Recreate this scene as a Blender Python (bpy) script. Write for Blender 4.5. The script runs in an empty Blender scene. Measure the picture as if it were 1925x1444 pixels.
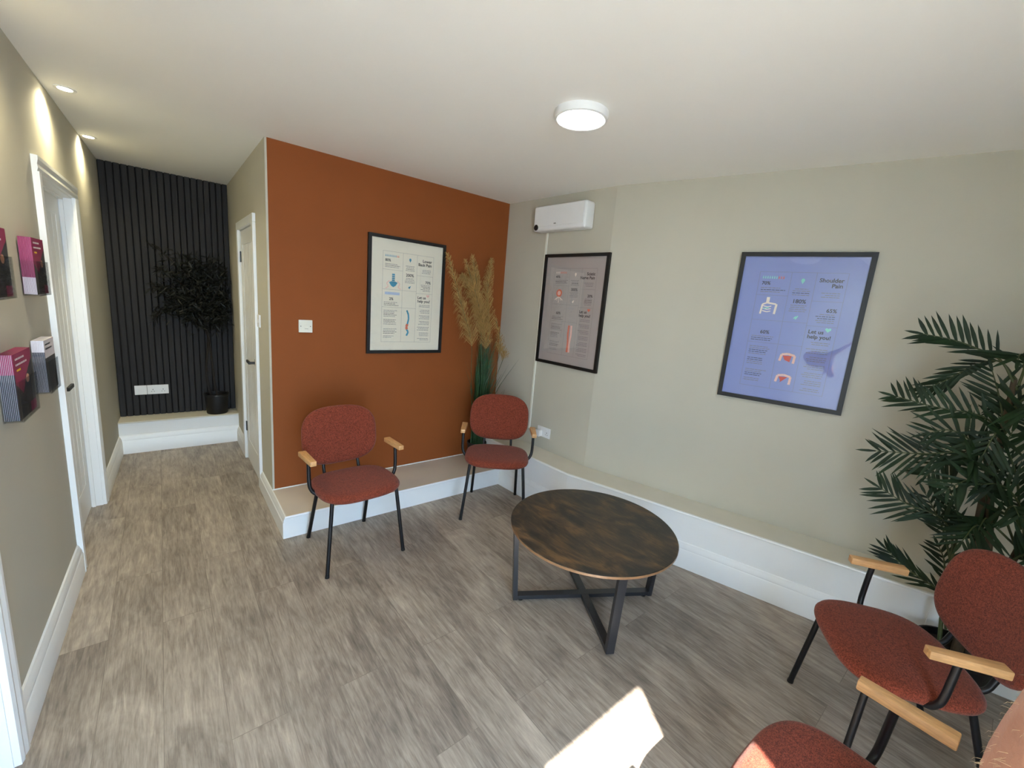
import bpy, bmesh, math, random
from mathutils import Vector, Matrix
random.seed(7)
PI = math.pi
SC = bpy.context.scene
COL = SC.collection

# ---------------------------------------------------------------- camera
cam = bpy.data.cameras.new('camera')
cam.sensor_fit = 'HORIZONTAL'; cam.sensor_width = 36.0
cam.lens = 36.0 * 794.98 / 1925.0
cam.clip_start = 0.02
camo = bpy.data.objects.new('camera', cam); COL.objects.link(camo)
camo.matrix_world = Matrix(((0.77383, 0.05516, -0.63099, -0.5252),
                            (-0.62798, 0.19676, -0.75295, -3.1001),
                            (0.08262, 0.97890, 0.18689, 1.5525),
                            (0, 0, 0, 1)))
SC.camera = camo

# ---------------------------------------------------------------- daylight
SUN_H = Vector((0.529, 0.849, 0)); EL = math.radians(49.7)
w = bpy.data.worlds.new('daylight'); SC.world = w; w.use_nodes = True
bg = w.node_tree.nodes['Background']
bg.inputs[0].default_value = (0.55, 0.76, 1.0, 1); bg.inputs[1].default_value = 14.0
sun = bpy.data.lights.new('sun', 'SUN'); sun.energy = 40; sun.angle = math.radians(0.6); sun.color = (1.0, 0.94, 0.84)
so = bpy.data.objects.new('sun', sun); COL.objects.link(so)
sd = SUN_H * math.cos(EL) + Vector((0, 0, -math.sin(EL)))
so.rotation_euler = sd.to_track_quat('-Z', 'Y').to_euler()
po = bpy.data.lights.new('window_portal', 'AREA'); po.shape = 'RECTANGLE'; po.size = 1.9; po.size_y = 2.35
po.cycles.is_portal = True
pob = bpy.data.objects.new('window_portal', po); COL.objects.link(pob)
pob.location = (-0.46, -3.99, 1.16); pob.rotation_euler = (PI / 2, 0, PI)
po.size = 0.96

SC.view_settings.view_transform = 'Standard'; SC.view_settings.look = 'None'
SC.view_settings.gamma = 1.0; SC.view_settings.use_curve_mapping = False
SC.view_settings.exposure = 0.52
SC.cycles.use_denoising = True
SC.cycles.max_bounces = 16; SC.cycles.diffuse_bounces = 8; SC.cycles.transparent_max_bounces = 16
SC.cycles.sample_clamp_indirect = 6.0
SC.cycles.caustics_reflective = False; SC.cycles.caustics_refractive = False

H = 2.4

# ---------------------------------------------------------------- materials
def s2l(c): return tuple(((v / 255) / 12.92 if v / 255 <= 0.04045 else ((v / 255 + 0.055) / 1.055) ** 2.4) for v in c)
def newmat(name):
    m = bpy.data.materials.new(name); m.use_nodes = True
    nt = m.node_tree; return m, nt, nt.nodes['Principled BSDF']
def N(nt, t, **kw):
    n = nt.nodes.new(t)
    for k, v in kw.items():
        if k.startswith('i_'): n.inputs[k[2:].replace('_', ' ')].default_value = v
        else: setattr(n, k, v)
    return n
def mat(name, rgb, rough=0.6, metal=0.0, var=0.06, scale=12.0, bump=0.0, bscale=300.0, coat=0.0, spec=0.5, stretch=(1, 1, 1)):
    m, nt, b = newmat(name); L = nt.links
    tc = N(nt, 'ShaderNodeTexCoord'); mp = N(nt, 'ShaderNodeMapping'); mp.inputs['Scale'].default_value = stretch
    L.new(tc.outputs['Object'], mp.inputs['Vector'])
    no = N(nt, 'ShaderNodeTexNoise'); no.inputs['Scale'].default_value = scale; no.inputs['Detail'].default_value = 4
    L.new(mp.outputs[0], no.inputs['Vector'])
    c = s2l(rgb)
    rp = N(nt, 'ShaderNodeValToRGB')
    rp.color_ramp.elements[0].position = 0.3; rp.color_ramp.elements[1].position = 0.7
    rp.color_ramp.elements[0].color = tuple(v * (1 - var) for v in c) + (1,)
    rp.color_ramp.elements[1].color = tuple(min(1, v * (1 + var)) for v in c) + (1,)
    L.new(no.outputs['Fac'], rp.inputs[0]); L.new(rp.outputs[0], b.inputs['Base Color'])
    b.inputs['Roughness'].default_value = rough; b.inputs['Metallic'].default_value = metal
    b.inputs['Specular IOR Level'].default_value = spec
    b.inputs['Coat Weight'].default_value = coat
    if bump:
        n2 = N(nt, 'ShaderNodeTexNoise'); n2.inputs['Scale'].default_value = bscale; n2.inputs['Detail'].default_value = 3
        L.new(tc.outputs['Object'], n2.inputs['Vector'])
        bp = N(nt, 'ShaderNodeBump'); bp.inputs['Strength'].default_value = bump; bp.inputs['Distance'].default_value = 0.002
        L.new(n2.outputs['Fac'], bp.inputs['Height']); L.new(bp.outputs[0], b.inputs['Normal'])
    return m
def emit(name, rgb, s):
    m, nt, b = newmat(name)
    b.inputs['Base Color'].default_value = (0.9, 0.9, 0.9, 1)
    b.inputs['Emission Color'].default_value = (*s2l(rgb), 1); b.inputs['Emission Strength'].default_value = s
    return m
def wood_floor():
    m, nt, b = newmat('vinyl_plank_floor'); L = nt.links
    tc = N(nt, 'ShaderNodeTexCoord')
    rot = N(nt, 'ShaderNodeMapping'); rot.inputs['Rotation'].default_value = (0, 0, PI / 2); rot.inputs['Location'].default_value = (0.35, 0.06, 0)
    L.new(tc.outputs['Object'], rot.inputs['Vector'])
    br = N(nt, 'ShaderNodeTexBrick'); br.offset = 0.37; br.offset_frequency = 2
    br.inputs['Color1'].default_value = (0, 0, 0, 1); br.inputs['Color2'].default_value = (1, 1, 1, 1); br.inputs['Mortar'].default_value = (0.5, 0.5, 0.5, 1)
    br.inputs['Scale'].default_value = 1.0; br.inputs['Mortar Size'].default_value = 0.0012; br.inputs['Mortar Smooth'].default_value = 0.3
    br.inputs['Brick Width'].default_value = 1.22; br.inputs['Row Height'].default_value = 0.18
    L.new(rot.outputs[0], br.inputs['Vector'])
    off = N(nt, 'ShaderNodeVectorMath', operation='SCALE'); off.inputs['Scale'].default_value = 7.0
    L.new(br.outputs['Color'], off.inputs[0])
    add = N(nt, 'ShaderNodeVectorMath', operation='ADD'); L.new(tc.outputs['Object'], add.inputs[0]); L.new(off.outputs[0], add.inputs[1])
    def noise(sc, st, det, dist=0.0):
        mp = N(nt, 'ShaderNodeMapping'); mp.inputs['Scale'].default_value = st; L.new(add.outputs[0], mp.inputs['Vector'])
        n = N(nt, 'ShaderNodeTexNoise'); n.inputs['Scale'].default_value = sc; n.inputs['Detail'].default_value = det
        n.inputs['Distortion'].default_value = dist; n.inputs['Roughness'].default_value = 0.6
        L.new(mp.outputs[0], n.inputs['Vector']); return n
    n1 = noise(3.0, (1.7, 0.8, 1), 4, 0.9)      # broad clouds
    n2 = noise(11.0, (5.0, 0.55, 1), 7, 0.7)    # grain
    n3 = noise(42.0, (5.0, 0.35, 1), 4, 0.2)    # fine streaks
    def mul(a, k):
        x = N(nt, 'ShaderNodeMath', operation='MULTIPLY'); L.new(a, x.inputs[0]); x.inputs[1].default_value = k; return x.outputs[0]
    def ad(a, c):
        x = N(nt, 'ShaderNodeMath', operation='ADD'); L.new(a, x.inputs[0]); L.new(c, x.inputs[1]); return x.outputs[0]
    tot = ad(ad(mul(n1.outputs['Fac'], 0.44), mul(n2.outputs['Fac'], 0.46)), ad(mul(n3.outputs['Fac'], 0.26), mul(br.outputs['Color'], 0.06)))
    rp = N(nt, 'ShaderNodeValToRGB'); e = rp.color_ramp
    e.elements[0].position = 0.38; e.elements[0].color = (*s2l((88, 80, 74)), 1)
    e.elements[1].position = 0.84; e.elements[1].color = (*s2l((194, 181, 167)), 1)
    x = e.elements.new(0.54); x.color = (*s2l((132, 121, 111)), 1)
    x = e.elements.new(0.66); x.color = (*s2l((160, 148, 136)), 1)
    L.new(tot, rp.inputs[0])
    mx = N(nt, 'ShaderNodeMix', data_type='RGBA'); mx.inputs['B'].default_value = (*s2l((70, 64, 58)), 1)
    mf = mul(br.outputs['Fac'], 0.4); L.new(mf, mx.inputs['Factor']); L.new(rp.outputs[0], mx.inputs['A'])
    L.new(mx.outputs['Result'], b.inputs['Base Color'])
    b.inputs['Roughness'].default_value = 0.42; b.inputs['Specular IOR Level'].default_value = 0.4
    bp = N(nt, 'ShaderNodeBump'); bp.inputs['Strength'].default_value = 0.12; bp.inputs['Distance'].default_value = 0.002
    L.new(n3.outputs['Fac'], bp.inputs['Height']); L.new(bp.outputs[0], b.inputs['Normal'])
    return m
def rustic_top():
    m, nt, b = newmat('rustic_brown_board'); L = nt.links
    tc = N(nt, 'ShaderNodeTexCoord')
    def noise(sc, st, det, dist):
        mp = N(nt, 'ShaderNodeMapping'); mp.inputs['Scale'].default_value = st; mp.inputs['Rotation'].default_value = (0, 0, 0.35)
        L.new(tc.outputs['Object'], mp.inputs['Vector'])
        n = N(nt, 'ShaderNodeTexNoise'); n.inputs['Scale'].default_value = sc; n.inputs['Detail'].default_value = det; n.inputs['Distortion'].default_value = dist
        L.new(mp.outputs[0], n.inputs['Vector']); return n.outputs['Fac']
    a = noise(4.6, (1.5, 0.75, 1), 6, 1.6); g = noise(26, (3.0, 0.4, 1), 7, 1.6)
    ma = N(nt, 'ShaderNodeMath', operation='MULTIPLY_ADD'); L.new(g, ma.inputs[0]); ma.inputs[1].default_value = 0.35; L.new(a, ma.inputs[2])
    rp = N(nt, 'ShaderNodeValToRGB'); e = rp.color_ramp
    e.elements[0].position = 0.56; e.elements[0].color = (*s2l((34, 31, 29)), 1)
    e.elements[1].position = 0.88; e.elements[1].color = (*s2l((108, 80, 50)), 1)
    x = e.elements.new(0.68); x.color = (*s2l((62, 50, 38)), 1)
    L.new(ma.outputs[0], rp.inputs[0]); L.new(rp.outputs[0], b.inputs['Base Color'])
    b.inputs['Roughness'].default_value = 0.38
    return m
def fabric(name, rgb):
    m, nt, b = newmat(name); L = nt.links
    tc = N(nt, 'ShaderNodeTexCoord')
    n = N(nt, 'ShaderNodeTexNoise'); n.inputs['Scale'].default_value = 420; n.inputs['Detail'].default_value = 2
    n2 = N(nt, 'ShaderNodeTexNoise'); n2.inputs['Scale'].default_value = 150; n2.inputs['Detail'].default_value = 3
    L.new(tc.outputs['Object'], n.inputs['Vector']); L.new(tc.outputs['Object'], n2.inputs['Vector'])
    av = N(nt, 'ShaderNodeMath', operation='MULTIPLY_ADD'); L.new(n2.outputs['Fac'], av.inputs[0]); av.inputs[1].default_value = 0.6; L.new(n.outputs['Fac'], av.inputs[2])
    rp = N(nt, 'ShaderNodeValToRGB'); c = s2l(rgb)
    rp.color_ramp.elements[0].position = 0.62; rp.color_ramp.elements[0].color = tuple(v * 0.52 for v in c) + (1,)
    rp.color_ramp.elements[1].position = 1.0; rp.color_ramp.elements[1].color = tuple(min(1, v * 1.7) for v in c) + (1,)
    L.new(av.outputs[0], rp.inputs[0]); L.new(rp.outputs[0], b.inputs['Base Color'])
    b.inputs['Roughness'].default_value = 0.95; b.inputs['Specular IOR Level'].default_value = 0.15
    b.inputs['Sheen Weight'].default_value = 0.12
    bp = N(nt, 'ShaderNodeBump'); bp.inputs['Strength'].default_value = 0.5; bp.inputs['Distance'].default_value = 0.0015
    L.new(n.outputs['Fac'], bp.inputs['Height']); L.new(bp.outputs[0], b.inputs['Normal'])
    return m
def glazing(name, wav=0.0, boost=1.0, tint=(1, 1, 1)):
    m, nt, b = newmat(name); L = nt.links
    nt.nodes.remove(b); out = nt.nodes['Material Output']
    tr = N(nt, 'ShaderNodeBsdfTransparent'); tr.inputs[0].default_value = (*tint, 1)
    gl = N(nt, 'ShaderNodeBsdfGlossy'); gl.inputs['Roughness'].default_value = 0.02
    fr = N(nt, 'ShaderNodeFresnel'); fr.inputs['IOR'].default_value = 1.5
    k0 = N(nt, 'ShaderNodeMath', operation='MULTIPLY'); k0.inputs[1].default_value = boost; L.new(fr.outputs[0], k0.inputs[0])
    ge = N(nt, 'ShaderNodeNewGeometry'); iv = N(nt, 'ShaderNodeMath', operation='SUBTRACT'); iv.inputs[0].default_value = 1.0; L.new(ge.outputs['Backfacing'], iv.inputs[1])
    k = N(nt, 'ShaderNodeMath', operation='MULTIPLY'); L.new(k0.outputs[0], k.inputs[0]); L.new(iv.outputs[0], k.inputs[1])
    if wav:
        tc = N(nt, 'ShaderNodeTexCoord'); n = N(nt, 'ShaderNodeTexNoise'); n.inputs['Scale'].default_value = 2.6; n.inputs['Detail'].default_value = 1
        L.new(tc.outputs['Object'], n.inputs['Vector'])
        bp = N(nt, 'ShaderNodeBump'); bp.inputs['Strength'].default_value = 1.0; bp.inputs['Distance'].default_value = wav
        L.new(n.outputs['Fac'], bp.inputs['Height']); L.new(bp.outputs[0], gl.inputs['Normal'])
    mx = N(nt, 'ShaderNodeMixShader'); L.new(k.outputs[0], mx.inputs[0]); L.new(tr.outputs[0], mx.inputs[1]); L.new(gl.outputs[0], mx.inputs[2])
    L.new(mx.outputs[0], out.inputs['Surface'])
    return m

M = {}
M['paint_ceiling'] = mat('white_ceiling_paint', (243, 243, 240), 0.9, var=0.01, scale=2, bump=0.05, bscale=120)
M['paint_wall'] = mat('stone_wall_paint', (188, 184, 169), 0.85, var=0.02, scale=3, bump=0.08, bscale=160)
M['paint_orange'] = mat('burnt_orange_wall_paint', (136, 71, 22), 0.8, var=0.04, scale=4, bump=0.08, bscale=160)
M['ledge_top'] = mat('stone_ledge_paint', (196, 186, 174), 0.7, var=0.03, scale=5)
M['ledge_cream'] = mat('cream_ledge_paint', (212, 208, 194), 0.7, var=0.03, scale=5)
M['white_gloss'] = mat('white_satin_woodwork', (236, 238, 238), 0.35, var=0.015, scale=4)
M['floor'] = wood_floor()
M['slat'] = mat('charcoal_fluted_panel', (32, 31, 33), 0.75, var=0.25, scale=26, stretch=(3, 3, 0.25))
M['felt'] = mat('black_felt_backing', (20, 20, 22), 0.95)
M['black_metal'] = mat('black_powder_coated_steel', (13, 14, 18), 0.4, var=0.1, scale=60, spec=0.4)
M['table_metal'] = mat('charcoal_powder_coated_steel', (36, 38, 43), 0.3, var=0.06, scale=50, spec=0.7)
M['rust'] = fabric('rust_woven_fabric', (113, 53, 38))
M['oak'] = mat('oiled_beech_armrest', (200, 154, 104), 0.45, var=0.14, scale=30, stretch=(6, 1, 6))
M['board'] = rustic_top()
M['board_edge'] = mat('copper_brown_table_edge', (140, 106, 76), 0.3, var=0.2, scale=40)
M['frame'] = mat('black_picture_frame', (9, 9, 11), 0.5, var=0.1, scale=20)
M['glaze'] = glazing('picture_glazing', 0.0, 2.0)
M['glaze_wavy'] = glazing('wavy_acrylic_glazing', 0.02, 2.2)
M['acrylic'] = glazing('clear_acrylic', 0.0, 1.2, (0.93, 0.94, 0.95))
M['plastic'] = mat('white_plastic', (232, 233, 233), 0.35, var=0.01)
M['plastic_warm'] = mat('ivory_white_plastic', (226, 226, 214), 0.3, var=0.01)
M['screw'] = mat('dull_grey_screw', (110, 110, 105), 0.4)
M['dark'] = mat('black_plastic', (16, 17, 20), 0.4)
M['chrome'] = mat('satin_chrome', (150, 150, 150), 0.25, metal=1.0)
M['lamp'] = emit('lit_lamp_diffuser', (255, 252, 244), 14.0)
M['spot_lamp'] = emit('lit_downlight_lens', (255, 244, 214), 30.0)
M['pot'] = mat('black_plant_pot', (12, 13, 16), 0.5, var=0.2, scale=9)
M['soil'] = mat('dark_potting_soil', (38, 30, 24), 0.95, var=0.4, scale=60, bump=0.6, bscale=90)
M['bark'] = mat('dark_brown_bark', (28, 23, 20), 0.85, var=0.4, scale=30, stretch=(3, 3, .6), bump=0.6, bscale=60)
M['palm_bark'] = mat('brown_fibrous_palm_trunk', (66, 52, 34), 0.85, var=0.4, scale=30, stretch=(3, 3, .6), bump=0.6, bscale=60)
M['palm_stem'] = mat('green_palm_stem', (58, 68, 32), 0.6, var=0.25, scale=20)
M['palm_leaf'] = mat('dark_green_palm_leaflet', (18, 38, 12), 0.6, var=0.45, scale=9, spec=0.3)
M['olive_leaf'] = mat('dark_grey_green_leaf', (20, 24, 20), 0.55, var=0.4, scale=14, spec=0.4)
M['grass'] = mat('deep_green_grass_blade', (44, 78, 46), 0.5, var=0.4, scale=14)
M['plume'] = mat('straw_coloured_plume', (176, 142, 84), 0.85, var=0.2, scale=20)
M['ink'] = mat('dark_print_ink', (34, 32, 40), 0.7)
M['ink_grey'] = mat('grey_print_ink', (120, 118, 122), 0.7)
M['ink_teal'] = mat('teal_print_ink', (64, 146, 178), 0.7)
M['ink_mint'] = mat('mint_print_ink', (134, 214, 204), 0.7)
M['ink_pale'] = mat('pale_blue_print_ink', (184, 200, 222), 0.7)
M['ink_coral'] = mat('coral_print_ink', (226, 118, 92), 0.7)
M['ink_pink'] = mat('pale_pink_print_ink', (240, 196, 184), 0.7)
M['ink_bone'] = mat('bone_print_ink', (238, 226, 214), 0.7)
M['ink_red'] = mat('red_print_ink', (206, 66, 54), 0.7)
M['paper_cream'] = mat('cream_poster_paper', (238, 232, 214), 0.6, var=0.01)
M['paper_grey_reflection'] = mat('poster_paper_grey_reflection', (176, 168, 164), 0.6, var=0.01)  # whitish paper; grey cast of the reflecting glazing is put into its colour
M['paper_blue_reflection'] = mat('poster_paper_blue_reflection', (128, 143, 204), 0.6, var=0.01)  # blue tint of the reflections is painted into the paper colour
M['magenta'] = mat('magenta_booklet_print', (146, 30, 84), 0.4, var=0.05)
M['booklet_white'] = mat('white_booklet_paper', (228, 224, 232), 0.5)
M['booklet_pink'] = mat('pink_tinted_booklet_edge', (190, 120, 160), 0.5)
M['booklet_dark'] = mat('dark_booklet_print', (44, 46, 56), 0.4, var=0.25, scale=30)
M['booklet_navy'] = mat('navy_booklet_print', (28, 38, 62), 0.4, var=0.4, scale=25)
M['yellow_ink'] = mat('yellow_print_ink', (226, 190, 40), 0.6)
M['skin_ink'] = mat('skin_toned_print_ink', (190, 140, 118), 0.6)
M['skin'] = mat('bare_skin', (206, 150, 128), 0.5, var=0.12, scale=40, bump=0.3, bscale=260)
M['hair'] = mat('blond_arm_hair', (232, 204, 166), 0.5)
M['paving'] = mat('pale_outdoor_paving', (170, 166, 158), 0.9, var=0.1, scale=3)

# ---------------------------------------------------------------- mesh helpers
def obj(name, bm, mats, parent=None, smooth=None, kind=None):
    me = bpy.data.meshes.new(name)
    bmesh.ops.recalc_face_normals(bm, faces=bm.faces[:])
    bm.to_mesh(me); bm.free()
    for m in (mats if isinstance(mats, (list, tuple)) else [mats]): me.materials.append(M[m] if isinstance(m, str) else m)
    if smooth is not None:
        for p in me.polygons: p.use_smooth = True
        me.set_sharp_from_angle(angle=math.radians(smooth))
    o = bpy.data.objects.new(name, me); COL.objects.link(o)
    if parent: o.parent = parent
    if kind: o['kind'] = kind
    return o
def thing(name, label, cat, loc=(0, 0, 0), rz=0.0, group=None):
    o = bpy.data.objects.new(name, None); COL.objects.link(o)
    o.empty_display_size = 0.1
    o.location = loc; o.rotation_euler = (0, 0, rz); o['label'] = label; o['category'] = cat
    if group: o['group'] = group
    return o
def tag(o, label, cat, group=None):
    o['label'] = label; o['category'] = cat
    if group: o['group'] = group
    return o
def struct(name, bm, mats, **k): return obj(name, bm, mats, kind='structure', **k)
def box(bm, x0, x1, y0, y1, z0, z1, bev=0.0, seg=2, mi=0, mtx=None):
    r = bmesh.ops.create_cube(bm, size=1.0)
    vs = r['verts']
    for v in vs: v.co = Vector(((x0 + x1) / 2 + v.co.x * (x1 - x0), (y0 + y1) / 2 + v.co.y * (y1 - y0), (z0 + z1) / 2 + v.co.z * (z1 - z0)))
    fs = set(f for v in vs for f in v.link_faces)
    for f in fs: f.material_index = mi
    if bev:
        es = list(set(e for v in vs for e in v.link_edges))
        rr = bmesh.ops.bevel(bm, geom=es, offset=bev, segments=seg, profile=0.5, affect='EDGES')
        fs = set(rr['faces']) | set(f for f in fs if f.is_valid)
        for f in fs: f.material_index = mi
        vs = list(set(v for f in fs for v in f.verts))
    if mtx is not None: bmesh.ops.transform(bm, matrix=mtx, verts=vs)
    return vs
def B(*a, **k):
    bm = bmesh.new(); box(bm, *a, **k); return bm
def frames(pts):
    pts = [Vector(p) for p in pts]; T = []
    for i in range(len(pts)):
        a = pts[max(0, i - 1)]; b = pts[min(len(pts) - 1, i + 1)]; T.append((b - a).normalized())
    n = T[0].orthogonal().normalized(); out = []
    for i, t in enumerate(T):
        n = (n - t * n.dot(t)).normalized(); out.append((pts[i], n, t.cross(n)))
    return out
def tube(bm, pts, rad, seg=12, mi=0, cap=True):
    rads = rad if isinstance(rad, (list, tuple)) else [rad] * len(pts)
    rings = []
    for (p, n, b), r in zip(frames(pts), rads):
        rings.append([bm.verts.new(p + (n * math.cos(2 * PI * k / seg) + b * math.sin(2 * PI * k / seg)) * r) for k in range(seg)])
    for a, c in zip(rings, rings[1:]):
        for k in range(seg):
            f = bm.faces.new((a[k], a[(k + 1) % seg], c[(k + 1) % seg], c[k])); f.material_index = mi
    if cap:
        for rg in (rings[0], rings[-1]):
            f = bm.faces.new(rg); f.material_index = mi
def lathe(bm, prof, c=(0, 0, 0), seg=40, mi=0):
    rings = []
    for r, z in prof:
        if r < 1e-6: rings.append([bm.verts.new((c[0], c[1], c[2] + z))])
        else: rings.append([bm.verts.new((c[0] + r * math.cos(2 * PI * k / seg), c[1] + r * math.sin(2 * PI * k / seg), c[2] + z)) for k in range(seg)])
    for a, b in zip(rings, rings[1:]):
        for k in range(seg):
            k2 = (k + 1) % seg
            vs = [a[k % len(a)], a[k2 % len(a)], b[k2 % len(b)], b[k % len(b)]]
            u = []
            for v in vs:
                if v not in u: u.append(v)
            if len(u) > 2:
                f = bm.faces.new(u); f.material_index = mi
def smooth_path(pts, n=8):
    pts = [Vector(p) for p in pts]; out = []
    P = [pts[0] * 2 - pts[1]] + pts + [pts[-1] * 2 - pts[-2]]
    for i in range(1, len(P) - 2):
        for k in range(n):
            t = k / n; a, b, c, d = P[i - 1], P[i], P[i + 1], P[i + 2]
            out.append(0.5 * ((2 * b) + (c - a) * t + (2 * a - 5 * b + 4 * c - d) * t * t + (3 * b - a - 3 * c + d) * t ** 3))
    out.append(pts[-1]); return out
def sweep(bm, path, prof, side=1, mi=0):
    """profile (outward offset, z) swept along a 2D path with mitred corners; side=+1 puts it left of the path"""
    P = [Vector((p[0], p[1])) for p in path]; rings = []
    for i, p in enumerate(P):
        ns = []
        if i > 0: t = (p - P[i - 1]).normalized(); ns.append(Vector((-t.y, t.x)) * side)
        if i < len(P) - 1: t = (P[i + 1] - p).normalized(); ns.append(Vector((-t.y, t.x)) * side)
        n = ns[0] if len(ns) == 1 else (ns[0] + ns[1]) / (1 + ns[0].dot(ns[1]))
        rings.append([bm.verts.new((p.x + n.x * o, p.y + n.y * o, z)) for o, z in prof])
    m = len(prof)
    for a, b in zip(rings, rings[1:]):
        for k in range(m):
            f = bm.faces.new((a[k], a[(k + 1) % m], b[(k + 1) % m], b[k])); f.material_index = mi
    for r in (rings[0], rings[-1]):
        f = bm.faces.new(r); f.material_index = mi
def prism(bm, poly, z0, z1, mi=0):
    a = [bm.verts.new((x, y, z0)) for x, y in poly]; b = [bm.verts.new((x, y, z1)) for x, y in poly]
    n = len(poly)
    for k in range(n):
        f = bm.faces.new((a[k], a[(k + 1) % n], b[(k + 1) % n], b[k])); f.material_index = mi
    for r in (a, b):
        f = bm.faces.new(r); f.material_index = mi
def copy_tree(o, parent=None):
    c = o.copy(); COL.objects.link(c)
    if parent: c.parent = parent
    for ch in list(o.children): copy_tree(ch, c)
    return c

# ---------------------------------------------------------------- room shell
XL0, KL = -0.9194, 0.0309                       # left wall: x = XL0 + KL*y
def lx(y): return XL0 + KL * y
YR = -3.88                                       # inner face of the wall behind the camera
YH = 1.83                                        # hall end
A0 = Vector((1.8771, 0)); A1 = Vector((1.9369, -1.1076)); tB = Vector((0.26927, -0.96307)); nB = Vector((-0.96307, -0.26927))
nA = Vector((-0.99855, -0.05391)); tA = Vector((0.05391, -0.99855))
B1 = A1 + tB * ((YR - A1.y) / tB.y)

struct('floor', B(-1.4, 3.2, YR - 0.12, 2.0, -0.1, 0.0), 'floor')
struct('ceiling', B(-1.4, 3.2, YR - 0.12, 2.0, H, H + 0.1), 'paint_ceiling')
struct('ground', B(-9, 9, -14, YR - 0.13, -0.2, -0.06), 'paving')  # unseen outdoor ground, added to bounce sunlight into the room

# left wall with two door openings
D1 = (-0.176, 0.61); D3 = (-2.20, -1.36); DH = 1.945
bm = bmesh.new()
def lwall(y0, y1, z0, z1):
    prism(bm, [(lx(y0), y0), (lx(y1), y1), (lx(y1) - 0.15, y1), (lx(y0) - 0.15, y0)], z0, z1)
lwall(YR, D3[0], 0, H); lwall(D3[0], D3[1], DH, H); lwall(D3[1], D1[0], 0, H); lwall(D1[0], D1[1], DH, H); lwall(D1[1], 2.0, 0, H)
struct('wall_left', bm, 'paint_wall')
# orange wall and hall side (one return), right wall in two runs, hall end
bm = bmesh.new(); box(bm, 0.012, 1.95, 0, 0.1, 0, H); struct('wall_center', bm, 'paint_orange')
D2 = (0.44, 1.12); D2H = 1.95
bm = bmesh.new(); box(bm, 0, 0.012, 0, 0.1, 0, H); box(bm, 0, 0.1, 0.1, D2[0], 0, H); box(bm, 0, 0.1, D2[1], 2.0, 0, H); box(bm, 0, 0.1, D2[0], D2[1], D2H, H)
struct('wall_hall_right', bm, 'paint_wall')
bm = bmesh.new(); q = A0 - nA * 0.1; q2 = A1 + (-nA - nB) / (1 + nA.dot(nB)) * 0.1
prism(bm, [tuple(A0), tuple(A1), tuple(q2), (q.x, 0.1), (A0.x - 0.0054, 0.1)], 0, H); struct('wall_right_far', bm, 'paint_wall')
bm = bmesh.new(); q = B1 - nB * 0.1
prism(bm, [tuple(A1), tuple(B1), tuple(q), tuple(q2)], 0, H); struct('wall_right_near', bm, 'paint_wall')
bm = bmesh.new(); box(bm, -1.1, 0.1, YH + 0.03, 2.0, 0, H); struct('wall_back', bm, 'felt')
# fluted cladding over the hall end
bm = bmesh.new(); x = lx(YH) + 0.004; pitch = 0.0455
while x < -0.002:
    x1 = min(x + pitch - 0.007, -0.001)
    if x1 - x > 0.006: box(bm, x, x1, YH, YH + 0.03, 0.283, H, bev=0.004, seg=2)
    x += pitch
struct('trim_1', bm, 'slat')
# rear wall with the glazed opening that lets the sun in
WX0, WX1, WZ1 = -0.93, 0.012, 2.3
bm = bmesh.new()
box(bm, -1.2, WX0, YR - 0.12, YR, 0, H); box(bm, WX1, 3.0, YR - 0.12, YR, 0, H); box(bm, WX0, WX1, YR - 0.12, YR, WZ1, H); box(bm, WX0, WX1, YR - 0.12, YR, 0, 0.04)
struct('wall_rear', bm, 'paint_wall')
bm = bmesh.new()
for a in ((WX0, WX0 + .035, .04, WZ1), (WX1 - .035, WX1, .04, WZ1), (WX0 + .035, WX1 - .035, WZ1 - .04, WZ1), (WX0 + .035, WX1 - .035, .04, .08)):
    box(bm, a[0], a[1], YR - 0.09, YR - 0.03, a[2], a[3])
struct('window_1', bm, 'white_gloss')

# skirting profiles
SK = [(0, 0), (.020, 0), (.020, .112), (.016, .119), (.017, .128), (.010, .146), (.006, .158), (0, .162)]
SKH = [(0, 0), (.020, 0), (.020, .118), (.016, .125), (.017, .134), (.010, .152), (.006, .164), (0, .168)]
bm = bmesh.new(); sweep(bm, [(lx(-1.292), -1.292), (lx(-0.243), -0.243)], SK, side=-1); struct('baseboard_left', bm, 'white_gloss', smooth=30)
bm = bmesh.new(); sweep(bm, [(lx(0.675), 0.675), (lx(1.63), 1.63)], SK, side=-1); struct('baseboard_left_hall', bm, 'white_gloss', smooth=30)
bm = bmesh.new(); sweep(bm, [(lx(YR), YR), (lx(-2.27), -2.27)], SK, side=-1); struct('baseboard_left_rear', bm, 'white_gloss', smooth=30)

# plinth ledges: low one under the orange wall, taller ones along the right wall and across the hall end
DO, HO = 0.42, 0.150
DR, HR = 0.234, 0.363
def off(o):      # front line of the right-hand ledge at offset o from the walls
    e = A1 + (nA + nB) / (1 + nA.dot(nB)) * o
    k = (0.0 - (A0 + nA * o).y) / tA.y; a = A0 + nA * o + tA * k
    k2 = (YR - (A1 + nB * o).y) / tB.y; b = A1 + nB * o + tB * k2
    return a, e, b
bm = bmesh.new()
a, e, b = off(DR - 0.012)
prism(bm, [(-0.0005, -0.0005), (-0.0005, -DO), (a.x + .02, -DO), (a.x, -0.0005)], 0, HO - 0.012, mi=0)
prism(bm, [(0.0, 0.0), (-0.006, -DO - 0.006), (1.70, -DO - 0.006), (1.70, 0.0)], HO - 0.012, HO, mi=1)
sweep(bm, [(0.0, 0.0), (-0.004, -DO - 0.004), (1.70, -DO - 0.004)], [(0, HO - .015), (.007, HO - .014), (.009, HO - .006), (.006, HO + .001), (0, HO + .001)], side=-1, mi=0)
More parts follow.
